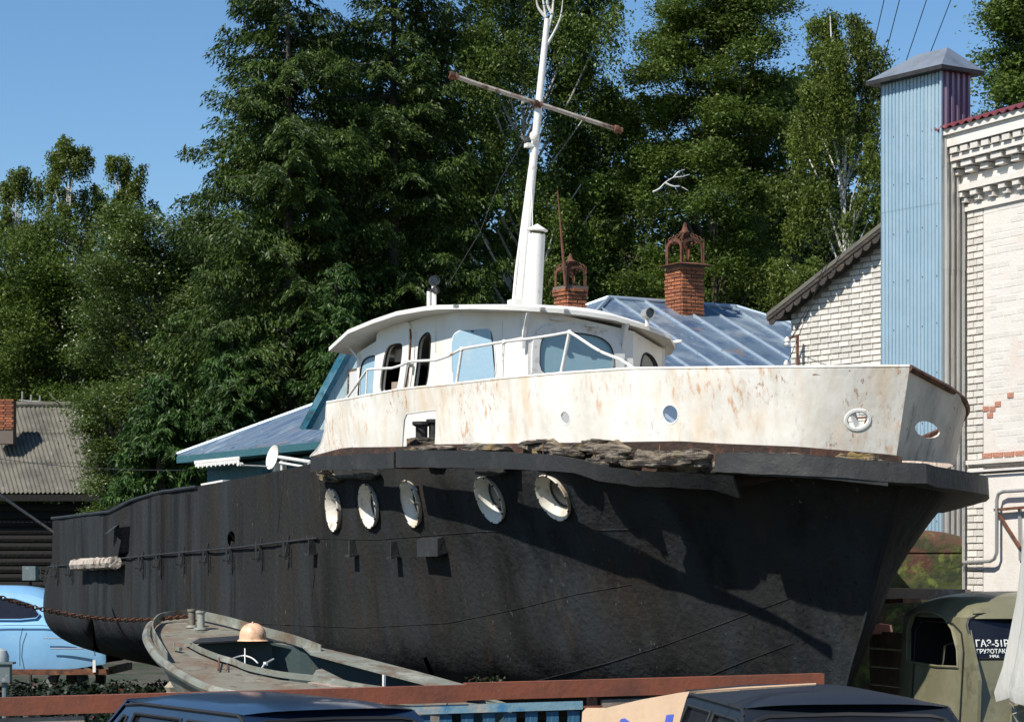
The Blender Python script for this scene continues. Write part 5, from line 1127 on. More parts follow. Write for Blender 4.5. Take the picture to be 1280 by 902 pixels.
corr(tc + tgn * .004, tg, tgn, rw_, Z(336, 29.2), Z(208, 29.2) - .002, pr, .035, m_corrg, tw, duty=.55); corr(tc, tg, tgn, rw_, 0, Z(336, 29.2) + .02, pr, .035, m_corrg, tw, duty=.55)
g = G(); g.quad(tc + td * fw_, tc + td * fw_ + tg * rw_, tc + td * fw_ + tg * rw_ + UP * ztt, tc + td * fw_ + UP * ztt); g.quad(tc + tg * rw_, tc + td * fw_ + tg * rw_, tc + td * fw_ + tg * rw_ + UP * ztt, tc + tg * rw_ + UP * ztt); add('rear_sheet', g, m_corrg, tw)
g = G(); g.bar(tc + tn * .01, tc + tn * .01 + UP * ztt, .03, .02, tg); add('corner_trim', g, m_corr, tw)
ov = .13; c = [tc - td * ov - tg * ov, tc + td * (fw_ + ov) - tg * ov, tc + td * (fw_ + ov) + tg * (rw_ + ov), tc - td * ov + tg * (rw_ + ov)]
ap = [tc + td * fw_ * .12 + tg * rw_ * .5, tc + td * fw_ * .62 + tg * rw_ * .5]
g = G(); lo = [q + UP * (ztt + .02) for q in c]; hi = [ap[0] + UP * (ztt + .31), ap[1] + UP * (ztt + .31)]
g.add(lo + hi, [(0, 4, 5, 1), (1, 5, 2), (2, 5, 4, 3), (3, 4, 0)]); add('cap', g, m_tin, tw); g = G(); g.add([q - UP * .05 for q in lo] + [q - UP * .001 for q in lo], [(0, 1, 5, 4), (1, 2, 6, 5), (2, 3, 7, 6), (3, 0, 4, 7), (3, 2, 1, 0)]); add('cap_edge', g, m_hull2, tw)

# gable building
gn_ = Vector((-.83, -.56, 0)); gd_ = Vector((.56, -.83, 0)); gc_ = P(990, 700, 40.0); gc_.z = 0
gbl = thing('brick_outbuilding', 'white brick building with dark sloping roof left of the blue shaft', 'building', gc_)
GB = lambda s, z, o=0: gc_ + gd_ * s + gn_ * o + UP * z
def eave_z(s): return GZ0 + GS * s
GZ0 = Z(392, 40.0); q2 = RP(1105, 302, GB(0, 0), gn_); GS = (q2.z - GZ0) / (q2 - gc_).dot(gd_)
LG = 3.6
g = G(); bk = -gn_ * 5
g.add([GB(0, 0), GB(LG, 0), GB(LG, eave_z(LG)), GB(0, eave_z(0))], [(0, 1, 2, 3)]); g.add([GB(0, 0), GB(0, 0) + bk, GB(0, eave_z(0)) + bk, GB(0, eave_z(0))], [(0, 1, 2, 3)]); add('wall', g, m_mortar, gbl)
z = Z(466, 40); row = 0; cnt = 0
while z < eave_z(2.4) and cnt < 296:
    s = .125 + (0 if row % 2 else -.065)
    while s < 2.3:
        w_ = .25
        if s - .12 < 0: w_ = .25 + 2 * (s - .125) if s < .125 else .25
        if z + .05 < eave_z(s) and cnt < 296: lay(gbl, GB, bk_w, w_ if w_ > .05 else .12, .094, .011, max(s, w_ / 2), z, .03); cnt += 1
        s += .25
    z += .094; row += 1
g = G(); z = Z(466, 40) - .094; row = 1
while z > .1:
    s = .125 + (0 if row % 2 else -.065)
    while s < LG - .1: g.obox(GB(max(s, .12), z, .015 + rs.uniform(-.003, .003)), gd_ * .239, gn_ * .03, UP * .083); s += .25
    z -= .094; row += 1
add('lower_brick_courses', g, m_brickw, gbl, kind='stuff')
# roof slab, fascia boards and scalloped trim
sl = Vector((gd_.x, gd_.y, GS)); 
def RFp(s, o, dz=0): return gc_ + gd_ * s + gn_ * o + UP * (GZ0 + GS * s + dz)
g = G(); g.add([RFp(-.30, .25, .10), RFp(LG, .25, .10), RFp(LG, -5, .10), RFp(-.30, -5, .10), RFp(-.30, .25, .17), RFp(LG, .25, .17), RFp(LG, -5, .17), RFp(-.30, -5, .17)], [(0, 1, 2, 3), (4, 7, 6, 5), (0, 4, 5, 1), (1, 5, 6, 2), (2, 6, 7, 3), (3, 7, 4, 0)]); add('roof', g, m_slate, gbl)
for dz, o_, m_ in ((.115, .28, m_plank), (.05, .27, m_darkwood)):
    g = G(); g.bar(RFp(-.31, o_, dz), RFp(LG, o_, dz), .03, .065); add('fascia_board', g, m_slate if dz > .05 else m_darkwood, gbl)
k = 0; s = -.28
while s < 2.6:
    g = G(); L = [RFp(s, .25, .03), RFp(s + .20, .25, .03)] + [RFp(s + .10 + .10 * math.cos(a), .25, .0 - .10 * math.sin(a)) for a in lin(0, math.pi, 7)]
    g.prism(L, gn_ * .02); add('scallop_board', g, m_darkwood, gbl); s += .21
g = G(); g.obox(RFp(-.15, 0.12, -.02), gd_ * .3, gn_ * .3, UP * .04); add('soffit', g, m_darkwood, gbl)
# insulators
ins = thing('insulator_bracket', 'dark steel upright with white insulators at the corner of the brick outbuilding', 'insulator', P(996, 462, 39.7))
g = G(); g.bar(P(997, 418, 39.6), P(997, 466, 39.6), .06, .04); add('upright', g, m_rust, ins); g = G(); g.bar(P(984, 423, 39.6), P(997, 420, 39.6), .03, .03); add('arm', g, m_rust, ins)
for x, y in ((984, 427), (983, 456)): c = P(x, y, 39.6); g = G(); g.lathe(c - UP * .08, UP, [(0, .03), (.03, .05), (.06, .035), (.09, .05), (.12, .04), (.16, .02)], 12); add('insulator', g, m_porc, ins, smooth=True)
for i, (x0, y0, x1, y1, Y0, Y1) in enumerate(((1200, -30, 990, 422, 30, 39.6), (1168, -30, 985, 430, 30, 39.6), (1132, -30, 984, 455, 30, 39.6), (1112, -30, 1030, 260, 30, 55))):
    g = G(); g.tube(catenary(P(x0, y0, Y0), P(x1, y1, Y1), .35, 24), .006, 4); single('overhead_wire', g, m_wirem, ['thin overhead wire nearest the blue shaft', 'thin overhead wire, second from the blue shaft', 'thin overhead wire, third from the blue shaft', 'thin overhead wire crossing in front of the birch, leftmost at the top'][i], 'wire', group='wires running down to the insulators')
g = G(); g.tube(catenary(P(-40, 567, 60), P(330, 584, 52), .2, 20), .008, 4); single('overhead_wire', g, m_wirem, 'black wire sagging across the grey corrugated roof at the left', 'wire')
g = G(); g.tube([P(-30, 598, 30), P(66, 664, 33)], .018, 6); single('stay_pole', g, m_grey, 'pale slanting stay pole left of the boat stern', 'pole')

# ------------------------------------------------------------------ blue-roofed house behind the boat
h1d = Vector((.52, -.854, 0)); h2d = Vector((.854, .52, 0)); L0 = P(222, 569, 54); ze = L0.z; L0.z = 0
house = thing('blue_roofed_house', 'turquoise house with pale blue metal hip roof behind the boat', 'house', L0)
Hh = lambda a, b, z: L0 + h1d * a + h2d * b + UP * z
WH, LH = 14.0, 17.4; zri = ze + 3.25
def rfz(a, b):  # roof height over plan point
    d_ = min(a, WH - a, b, LH - b); return ze + max(0, d_) * (3.25 / 7)
def slab(polys, name, th=.03):
    pass
def roofface(e0, e1, r0, r1, nsh, parent):
    """sheets between seams: e0-e1 eave, r0-r1 ridge; seams run straight up the slope"""
    e = (e1 - e0); Ln = e.length; ed = e.normalized(); up = None
    t0 = (r0 - e0).dot(ed); t1 = (r1 - e0).dot(ed); perp = (r0 - e0) - ed * t0; nrm = ed.cross(perp).normalized(); nrm = nrm if nrm.z > 0 else -nrm
    def hgt(s):
        if s < t0: return s / t0 if t0 > 0 else 1
        if s > t1: return (Ln - s) / (Ln - t1)
        return 1
    for i in range(nsh):
        s0, s1 = Ln * i / nsh, Ln * (i + 1) / nsh; ss = sorted({s0, s1, *[t for t in (t0, t1) if s0 < t < s1]})
        lo = [e0 + ed * s for s in ss]; hi = [e0 + ed * s + perp * hgt(s) for s in ss]; g = G(); wv = nrm * rs.uniform(-.008, .008)
        g.add([q + wv for q in lo] + [q + wv for q in hi], [(k, k + 1, len(ss) + k + 1, len(ss) + k) for k in range(len(ss) - 1)]); g.quad(lo[0], lo[-1], lo[-1] - UP * .04, lo[0] - UP * .04); sh = add('roof_sheet', g, m_roofblue, parent)
        g = G(); a_, b_ = e0 + ed * s1, e0 + ed * s1 + perp * hgt(s1)
        if (b_ - a_).length > .2: g.bar(a_ + nrm * .02, b_ + nrm * .02, .035, .05, nrm); add('seam', g, m_seam, sh)
ov = .0
e = [Hh(0, 0, ze), Hh(WH, 0, ze), Hh(WH, LH, ze), Hh(0, LH, ze)]; r = [Hh(7, 7, zri), Hh(7, LH - 7, zri)]
roofface(e[0], e[1], r[0], r[0], 20, house); roofface(e[1], e[2], r[0], r[1], 22, house)
g = G(); g.add([e[2], e[3], r[1]], [(0, 1, 2)]); g.add([e[3], e[0], r[0], r[1]], [(0, 1, 2, 3)]); add('roof_slope', g, m_roofblue, house)
g = G()
for a_, b_ in ((e[0], r[0]), (e[1], r[0]), (e[2], r[1]), (e[3], r[1]), (r[0], r[1])): g.tube([a_ + UP * .03, b_ + UP * .03], .05, 6)
add('ridge_flashing', g, m_seam, house)
i_ = .5; zw = ze - .25
g = G(); cs = [Hh(i_, i_, 0), Hh(WH - i_, i_, 0), Hh(WH - i_, LH - i_, 0), Hh(i_, LH - i_, 0)]
for k in range(4): a_, b_ = cs[k], cs[(k + 1) % 4]; g.quad(a_, b_, b_ + UP * zw, a_ + UP * zw)
add('wall', g, m_turq, house)
g = G()
for k in range(4): g.bar(e[k] - UP * .10 , e[(k + 1) % 4] - UP * .10, .05, .15)
add('fascia', g, m_turq, house); g = G(); g.add([q - UP * .18 for q in e], [(0, 1, 2, 3)]); add('soffit', g, m_turq, house)
# white icicle trim under the eave
q0 = (RP(247, 578, Hh(0.2, 0, 0), -h2d) - L0).dot(h1d)
k = 0; s = q0
while s < q0 + 2.3:
    g = G(); hgt_ = .08 if k % 2 else .05; g.prism([Hh(s, -.04, ze - .22), Hh(s + .10, -.04, ze - .22), Hh(s + .10, -.04, ze - .26 - hgt_ * .6), Hh(s + .05, -.04, ze - .26 - hgt_), Hh(s, -.04, ze - .26 - hgt_ * .6)], h2d * -.02); add('trim_tooth', g, m_porc, house); s += .115; k += 1
g = G(); g.bar(Hh(q0 - .05, -.05, ze - .20), Hh(q0 + 2.3, -.05, ze - .20), .02, .07); add('trim_board', g, m_porc, house)
for px_ in (352, 392):
    q = RP(px_, 590, Hh(0, i_ - .03, 0), -h2d); g = G(); g.obox(Vector((q.x, q.y, q.z - .3)), h1d * .9, h2d * .04, UP * 1.3); wfr = add('window_frame', g, m_porc if px_ == 0 else m_turq, house)
    g = G(); g.obox(Vector((q.x, q.y, q.z - .3)) - h2d * .03, h1d * .7, h2d * .03, UP * 1.1); add('window', g, m_glass, wfr)
g = G(); q = RP(332, 585, Hh(0, i_ - .05, 0), -h2d); g.bar(Vector((q.x, q.y, 0)), Vector((q.x, q.y, zw)), .15, .15); add('corner_post', g, m_turq, house)
# dormer gable
dm = add('dormer', G().add([(0, 0, 0)], []), m_turq, house)
DY = 47.0
m_dorm = M('dormer_teal_tin', (.035, .17, .23), .4, .2, [((.20, .36, .42), 1.6, .50, .66, (1, 1, 1), .9), ((.02, .08, .11), 2.5, .55, .68), ((.10, .06, .04), 6, .62, .7)], bump=(2, .03))
def DP(x, y, dy=0): return P(x, y, DY + dy)
g = G(); g.add([DP(378, 536), DP(392, 532), DP(441, 437), DP(436, 428), DP(378, 536, .0) + h2d * 0, DP(436, 428) ], [(0, 1, 2, 3)])
sl_ = [DP(376, 536), DP(434, 429)]; ext = h2d * .55 + Vector((0, -.0, 0))
g = G(); g.prism([sl_[0], sl_[1], sl_[1] + ext, sl_[0] + ext], Vector((.05, 0, .03))); add('dormer_roof', g, m_dorm, dm)
g = G(); g.bar(sl_[0], sl_[1], .08, .07); g.bar(sl_[0] + Vector((.07, -.02, .0)), sl_[1] + Vector((.07, -.02, 0)), .05, .05); add('verge_trim', g, m_dorm, dm)
g = G(); g.prism([DP(384, 536, .1), DP(438, 436, .1), DP(470, 470, .1), DP(470, 540, .1)], Vector((0, .1, 0))); add('gable_wall', g, M('pale_boards', (.42, .52, .52), .7, 0, [((.28, .40, .42), 6, .5, .65, (8, 8, .6))], bump=(9, .01, (8, 8, 1))), dm)
g = G(); L = [DP(435, 462, .05), DP(447, 460, .05), DP(447, 505, .05), DP(433, 505, .05)]; g.prism(L, Vector((0, .04, 0))); wfr = add('window_frame', g, m_wood, dm)
g = G(); g.prism([DP(437, 465, .03), DP(447, 463, .03), DP(447, 503, .03), DP(436, 503, .03)], Vector((0, .02, 0))); add('window', g, m_porc, wfr)
flg = thing('roof_flag', 'tiny white metal weather vane flag above the dormer tip', 'weather vane', DP(441, 430)); g = G(); g.tube([DP(441, 430), DP(441, 411)], .015, 6); add('pole', g, m_grey, flg); g = G(); g.prism([DP(441, 411), DP(447, 411), DP(451, 417), DP(441, 417)], Vector((0, .01, 0))); add('flag', g, m_porc, flg)

# chimneys on the house
ru = (Hh(7, 7, zri) - Hh(7, 0, ze)); rpn = (r[0] - e[1]).cross(e[2] - e[1]).normalized()
def chimney(label, px0, px1, ytop, ybot, Y, crown, plate, px_c):
    if plate: Y = RP((px0 + px1) / 2, ybot - 4, e[1], rpn).y
    wd_ = (px1 - px0) * Y / F / 1.38 * 1.0; c = P((px0 + px1) / 2, ybot, Y); z0 = c.z - 1.0; z1 = Z(ytop, Y); ch_ = thing('brick_chimney', label, 'chimney', Vector((c.x, c.y, z0)))
    a, b = h1d, h2d; cc = Vector((c.x, c.y, 0)); hw = wd_ / 2
    g = G(); g.obox(cc + UP * (z0 + z1) / 2, a * (wd_ - .03), b * (wd_ - .03), UP * (z1 - z0)); add('core', g, m_mortar2, ch_)
    z = z0 + .3; row = 0
    while z < z1 - .02:
        flare = .03 if z > z1 - .18 and not plate else (0)
        for (d_, n_) in ((a, -b), (b, a)):
            f = lambda s, zz, o=0, d_=d_, n_=n_: cc + n_ * (hw - .015 + o) + d_ * s + UP * zz
            nb = 3; off = 0 if row % 2 else 1
            ls = [(-hw + .06 + .0, .12), (-hw + .12 + .125, .25), (hw - (wd_ - .37) / 2, wd_ - .37)] if off else [(-hw + .125, .25), (-hw + .25 + (wd_ - .25) / 2, wd_ - .25)]
            for s, w_ in ls:
                if w_ > .04: lay(ch_, f, bk_r, w_ + flare, .078, .012, s, z, .035 + flare + rs.uniform(-.01, .012))
        z += .078; row += 1
    if plate:
        g = G(); m_ = hw + .16; vs = [cc + a * i * m_ + b * j * m_ + UP * z1 for i, j in ((-1, -1), (1, -1), (1, 1), (-1, 1))] + [cc + a * i * hw * .7 + b * j * hw * .7 + UP * (z1 + .07) for i, j in ((-1, -1), (1, -1), (1, 1), (-1, 1))]
        g.add(vs, [(0, 1, 5, 4), (1, 2, 6, 5), (2, 3, 7, 6), (3, 0, 4, 7), (4, 5, 6, 7), (3, 2, 1, 0)]); add('rain_plate', g, m_rust, ch_)
        g = G(); g.obox(cc + UP * (z0 + .86), a * (wd_ + .1), b * (wd_ + .1), UP * .12); add('flashing', g, m_tin, ch_)
    else: g = G(); g.obox(cc + UP * (z1 + .02), a * (wd_ + .05), b * (wd_ + .05), UP * .07); add('coping', g, m_mortar2, ch_)
    # ornamental crown: four arched openings rising to a scrolled finial
    zb = z1 + (.05 if plate else .05); H = crown * Y / F; hw2 = hw * .98
    cp = thing if 0 else None
    g = G(); sides = [((-1, -1), (1, -1)), ((1, -1), (1, 1)), ((1, 1), (-1, 1)), ((-1, 1), (-1, -1))]
    cro = None
    for (i0, j0), (i1, j1) in sides:
        g = G(); A = cc + a * i0 * hw2 + b * j0 * hw2; Bq = cc + a * i1 * hw2 + b * j1 * hw2
        arch = []
        for t in lin(0, math.pi, 11): arch.append(A.lerp(Bq, .5 - .40 * math.cos(t)) + UP * (zb + H * .34 + H * .18 * math.sin(t)))
        inner = [A.lerp(Bq, .10) + UP * zb] + arch + [A.lerp(Bq, .90) + UP * zb]; out = [A.lerp(Bq, -.02) + UP * zb] + [A.lerp(Bq, .5 - .52 * math.cos(t)) + UP * (zb + H * .36 + H * .24 * math.sin(t)) for t in lin(0, math.pi, 11)] + [A.lerp(Bq, 1.02) + UP * zb]
        n_ = len(inner); vs = inner + out; vs += [(cc + UP * q.z) + (q - cc - UP * q.z) * .96 for q in vs]
        fs = [(k, k + 1, n_ + k + 1, n_ + k) for k in range(n_ - 1)] + [(2 * n_ + k, 3 * n_ + k, 3 * n_ + k + 1, 2 * n_ + k + 1) for k in range(n_ - 1)] + [(n_ + k, n_ + k + 1, 3 * n_ + k + 1, 3 * n_ + k) for k in range(n_ - 1)] + [(k + 1, k, 2 * n_ + k, 2 * n_ + k + 1) for k in range(n_ - 1)]
        g.add(vs, fs); add('crown_arch', g, m_rust, ch_)
    top_ = cc + UP * (zb + H)
    for i, j in ((-1, -1), (1, -1), (1, 1), (-1, 1)):
        base_ = cc + a * i * hw2 + b * j * hw2; g = G(); pts = [base_ + UP * (zb + H * .38), base_ * .72 + cc * .28 + UP * (zb + H * .58), base_ * .35 + cc * .65 + UP * (zb + H * .66), base_ * .12 + cc * .88 + UP * (zb + H * .82), top_]
        pts = [Vector((p.x, p.y, p.z)) for p in pts]; g.tube(pts, .018, 6)
        for k in range(3): q = pts[1].lerp(pts[2], k / 2); g.tube([q + UP * .06 * math.cos(t) + (base_ - cc).normalized() * .06 * math.sin(t) for t in lin(0, 5, 9)], .013, 5)
        g.tube([base_ + UP * (zb + H * .4), base_ + UP * (zb + H * .62)], [.015, .004], 5); add('crown_scroll', g, m_rust, ch_)
    g = G(); g.lathe(cc + UP * (zb + H * .62), UP, [(0, .02), (H * .08, .10), (H * .14, .12), (H * .22, .05), (H * .30, .035), (H * .36, .005)], 10); add('finial', g, m_rust, ch_, smooth=True)
    return ch_, cc, zb
chA, _, _ = chimney('red brick chimney with rusty plate and ornate crown on the blue metal roof', 832, 880, 333, 392, 47.5, 52, True, 0)
chB, ccB, zbB = chimney('red brick chimney with ornate crown showing just above the wheelhouse roof', 693, 733, 362, 388, 49.0, 42, False, 0)
g = G(); g.tube([P(707, 358, 48.6), P(703, 310, 48.6), P(697, 238, 48.6)], [.035, .028, .012], 8); single('antenna_rod', g, m_rust, 'thin rusty rod rising beside the brick chimney above the wheelhouse', 'rod', smooth=True)

# ------------------------------------------------------------------ asbestos-roofed barn at left
GY = 74.0; bz0, bz1 = Z(617, GY), Z(507, GY + 3)
barn = thing('timber_barn', 'dark timber barn with grey corrugated asbestos roof at the left', 'barn', P(40, 720, GY + 2) - UP * 2)
xR0, xR1 = P(136, 617, GY).x, P(101, 508, GY + 3).x; xL = P(-60, 600, GY).x
nrow, sheet_w = 3, 1.13
for rI in range(nrow):
    t0, t1 = rI / nrow, (rI + 1) / nrow + .02; x = xR0
    k = 0
    while x > xL:
        g = G(); xs = [x - sheet_w * i / 64 for i in range(65)]
        rows = []
        for t in (t0, t1):
            y = GY + 3 * t; z = bz0 + (bz1 - bz0) * t + (1 - (t - t0) / (t1 - t0)) * .03; sh = (xR1 - xR0) * t * 1.0
            rows.append([(xx + sh, y, z + .026 * math.cos((x - xx) / sheet_w * 2 * math.pi * 8)) for xx in xs])
        g.grid(rows); add('roof_sheet', g, m_slate, barn, smooth=True); x -= sheet_w * .985; k += 1
g = G(); g.add([(xL, GY, bz0), (xL, GY + 3, bz1), (xL, GY + 6, bz0)], [(0, 1, 2)]); g.quad((xL, GY + 3, bz1), (xR1, GY + 3, bz1), (xR0, GY + 6, bz0), (xL, GY + 6, bz0)); add('rear_roof', g, m_slate, barn)
g = G(); g.tube([(xL, GY + 3, bz1 + .04), (xR1 + .1, GY + 3, bz1 + .04)], .10, 8); add('ridge_cap', g, m_slate, barn)
for k in range(18):
    z = .15 + k * .24
    if z > bz0 - .15: break
    g = G(); g.tube([(xL, GY + .7, z), (xR0 - .5, GY + .7, z)], .125, 8); add('log', g, m_log, barn, smooth=True)
g = G(); g.bar((xL, GY + .0, bz0 - .12), (xR0, GY + .0, bz0 - .12), .05, .2); add('fascia', g, m_log, barn)
g = G(); q = P(45, 712, 60); 
bc = P(8, 516, GY + 1.2); chs = thing('brick_chimney', 'low red brick chimney on the grey asbestos roof at the left edge', 'chimney', bc - UP * 1)
g = G(); g.obox(bc - UP * .3, Vector((.52, 0, 0)), Vector((0, .5, 0)), UP * 1.35); add('core', g, m_mortar2, chs)
for k in range(12):
    for i in range(2): c = bc + Vector((-.14 + .27 * i + (.05 if k % 2 else 0) - .02, -.26, -.5 + k * .08)); piece('brick', bk_r, chs, c, Vector((.25, 0, 0)), UP * .07, Vector((0, -.03, 0)))
ant = thing('rooftop_dish', 'small pale dish and aerials on the ridge of the grey asbestos roof', 'satellite dish', P(50, 505, GY + 3))
g = G(); c = P(66, 498, GY + 3); g.lathe(c, Vector((.75, .1, .75)), [(0, .001), (.02, .16), (.05, .28)], 16); add('reflector', g, m_porc, ant, smooth=True)
g = G()
for x, y in ((28, 489), (39, 493), (50, 494)): g.tube([P(x, 505, GY + 3), P(x, y, GY + 3)], .03, 5)
g.tube([P(24, 500, GY + 3), P(75, 504, GY + 3)], .02, 5); add('aerial', g, m_grey, ant)
g = G(); q = P(38, 716, 44); g.obox(q, Vector((.24, 0, 0)), Vector((0, .3, 0)), UP * .26); bxo = thing('grey_box', 'small grey metal box in the shade left of the boat stern', 'box', q - UP * .13); add('case', g, m_gpost, bxo)
g = G(); g.tube([q - UP * .13, Vector((q.x, q.y, 0))], .03, 6); add('leg', g, m_darkwood, bxo)

# ------------------------------------------------------------------ folded canvas parasol at the right edge
pc = P(1312, 880, 9.4); par = thing('folded_parasol', 'folded off white canvas parasol hanging at the right edge', 'parasol', Vector((pc.x, pc.y, 0)))
rows = []
for yy, hw_ in ((560, 20), (640, 26), (700, 31), (745, 36), (790, 44), (830, 52), (862, 62), (874, 60)):
    z = Z(yy, 9.4); row = []
    for k in range(41):
        an = 2 * math.pi * k / 40; rr = hw_ * 9.4 / F * (1 + .10 * math.sin(an * 6 + yy * .004) + .04 * math.sin(an * 11)); row.append(Vector((pc.x + math.cos(an) * rr, pc.y + math.sin(an) * rr, z + .012 * math.sin(an * 6))))
    rows.append(row)
g = G(); g.grid(rows); add('canopy', g, m_canvas, par, smooth=True); g = G(); g.tube([(pc.x, pc.y, 0), (pc.x, pc.y, Z(540, 9.4))], .02, 8); add('pole', g, m_grey, par)
g = G(); q = P(1290, 895, 9.5); g.obox(q - UP * .04, Vector((.14, 0, 0)), Vector((0, .1, 0)), UP * .16); bx = single('wire_bound_bundle', g, m_dinghy, 'grey bundle tied with thin rope beneath the folded parasol', 'bundle')
g = G(); g.tube([P(x, y, 9.35) for x, y in ((1262, 878), (1268, 884), (1275, 880), (1284, 886), (1266, 892), (1272, 902))], .004, 5); single('thin_rope', g, m_rope, 'loop of thin rope over the grey bundle below the parasol', 'rope')

# ------------------------------------------------------------------ vegetation
NPR = np.random.default_rng(5)
def leaf_mesh(name, C, size, base, mat, aspect=1.0, vert=0.0, direc=None, width=1.0):
    """C (n,3) world centres; returns a mesh of n small rhombic leaves"""
    n = len(C); r = NPR
    if direc is None:
        a = r.normal(size=(n, 3)); a[:, 2] = a[:, 2] * (.45 if vert == 0 else .8) - vert; a /= np.linalg.norm(a, axis=1)[:, None]
    else: a = direc + r.normal(size=(n, 3)) * .25; a /= np.linalg.norm(a, axis=1)[:, None]
    b = r.normal(size=(n, 3)); b[:, 2] *= .5; b -= (b * a).sum(1)[:, None] * a; b /= np.linalg.norm(b, axis=1)[:, None]
    s = size * r.uniform(.65, 1.35, n)[:, None]
    la, lb = a * s * aspect * .5, b * s * .5 / (aspect ** .4) * width
    V = np.stack([C - la * 1.1 - lb * .9, C + la * 1.3, C - la * .5 + lb * 1.1], 1).reshape(-1, 3) - np.array(base)
    me = bpy.data.meshes.new(name); me.vertices.add(3 * n); me.vertices.foreach_set('co', V.astype(np.float32).ravel()); me.loops.add(3 * n); me.loops.foreach_set('vertex_index', np.arange(3 * n, dtype=np.int32))
    me.polygons.add(n); me.polygons.foreach_set('loop_start', np.arange(0, 3 * n, 3, dtype=np.int32)); me.update(calc_edges=True); me.materials.append(mat); return me
def link_mesh(name, me, parent):
    o = bpy.data.objects.new(name, me); col.objects.link(o); o.parent = parent; return o
def broadleaf(name, label, cat, px, ytop, Y, wpx, leafm, bark, n_leaf, seed, size=.11, crown0=.2, droop=.0, group=None, clumpr=.5, density=1.0, trunk_r=.16, nlobe=22, dens_edge=1.0, lrs=1.0):
    global NPR
    NPR = np.random.default_rng(seed); rr = random.Random(seed)
    big = leafm is L_dark; n_leaf = int(n_leaf * (1.0 if big else 2.5)); size *= (.85 if big else .60)
    H = Z(ytop, Y); bx_ = (px - CX) * Y / F; base = Vector((bx_, Y, 0)); RW = wpx * Y / F / 2
    t = thing(name, label, cat, base, group); lobes = []; top_h = H
    for i in range(nlobe):
        h = crown0 + (1 - crown0) * ((i + rr.random()) / nlobe); x_ = (1 - h) / (1 - crown0); prof = (math.sin(math.pi * min(1, max(.03, x_ ** .62 * .86 + .06))) ** .5) if lrs == 1 else (.32 + .78 * min(1, x_ * 1.7) ** .8)
        lr = RW * rr.uniform(.30, .46) * (.55 + .45 * prof) if lrs == 1 else RW * (.14 + .28 * prof) * rr.uniform(.7, 1.15); an = i * 2.4 + rr.uniform(-.5, .5); rad = max(0, RW * prof - lr * .8) * rr.uniform(.55, 1.1)
        lobes.append((bx_ + math.cos(an) * rad, Y + math.sin(an) * rad, min(h * H, H - lr * .75), lr))
    cl = []; ncl = int(190 * density)
    for i in range(ncl):
        L = lobes[rr.randrange(nlobe)] if rr.random() < .8 else rr.choices(lobes, weights=[l_[3] ** 2 for l_ in lobes])[0]
        d = Vector((rr.gauss(0, 1), rr.gauss(0, 1), rr.gauss(.35, 1))).normalized(); q = L[3] * rr.uniform(.55, 1.08) ** dens_edge
        cl.append((L[0] + d.x * q, L[1] + d.y * q, L[2] + d.z * q * .85, clumpr * rr.uniform(.35, 1.15) * (1 if lrs == 1 else min(1, .3 + L[3] / RW * 1.6))))
    wts = np.array([c[3] ** 2 for c in cl]); wts = wts / wts.sum(); Cs = []
    for (x, y, z, cr), wt in zip(cl, wts):
        per = int(n_leaf * wt) + 4
        q = NPR.normal(size=(per, 3)) * .55 * cr; q[:, 2] *= .55
        if droop: q[:, :2] *= .62; q[:, 2] = q[:, 2] * .6 - np.abs(NPR.normal(size=per)) * droop * cr * 1.2
        Cs.append(q + np.array([x, y, z]))
    C = np.concatenate(Cs); C = C[C[:, 2] > .4]
    link_mesh('crown', leaf_mesh('crown', C, size, base, leafm, aspect=1.3, vert=droop), t)
    g = G(); top_ = Vector((bx_, Y, H * .9)); g.tube([base - UP * .2, base.lerp(top_, .33) + Vector((rr.uniform(-.2, .2), 0, 0)), base.lerp(top_, .66) + Vector((rr.uniform(-.2, .2), 0, 0)), top_], [trunk_r, trunk_r * .75, trunk_r * .45, .03], 8)
    for x, y, z, cr in lobes + rr.sample(cl, min(len(cl), 30)):
        z0 = max(H * crown0 * .8, z - math.hypot(x - bx_, y - Y) * .7 - .4); p0_ = base.lerp(top_, min(.95, z0 / H)); p1_ = Vector((x, y, z)); md = (p0_ + p1_) / 2 + Vector((rr.uniform(-.2, .2), rr.uniform(-.2, .2), rr.uniform(.0, .3))); g.tube([p0_, md, p1_], [trunk_r * .32, trunk_r * .2, .012], 5)
    add('trunk', g, bark, t, smooth=True); return t
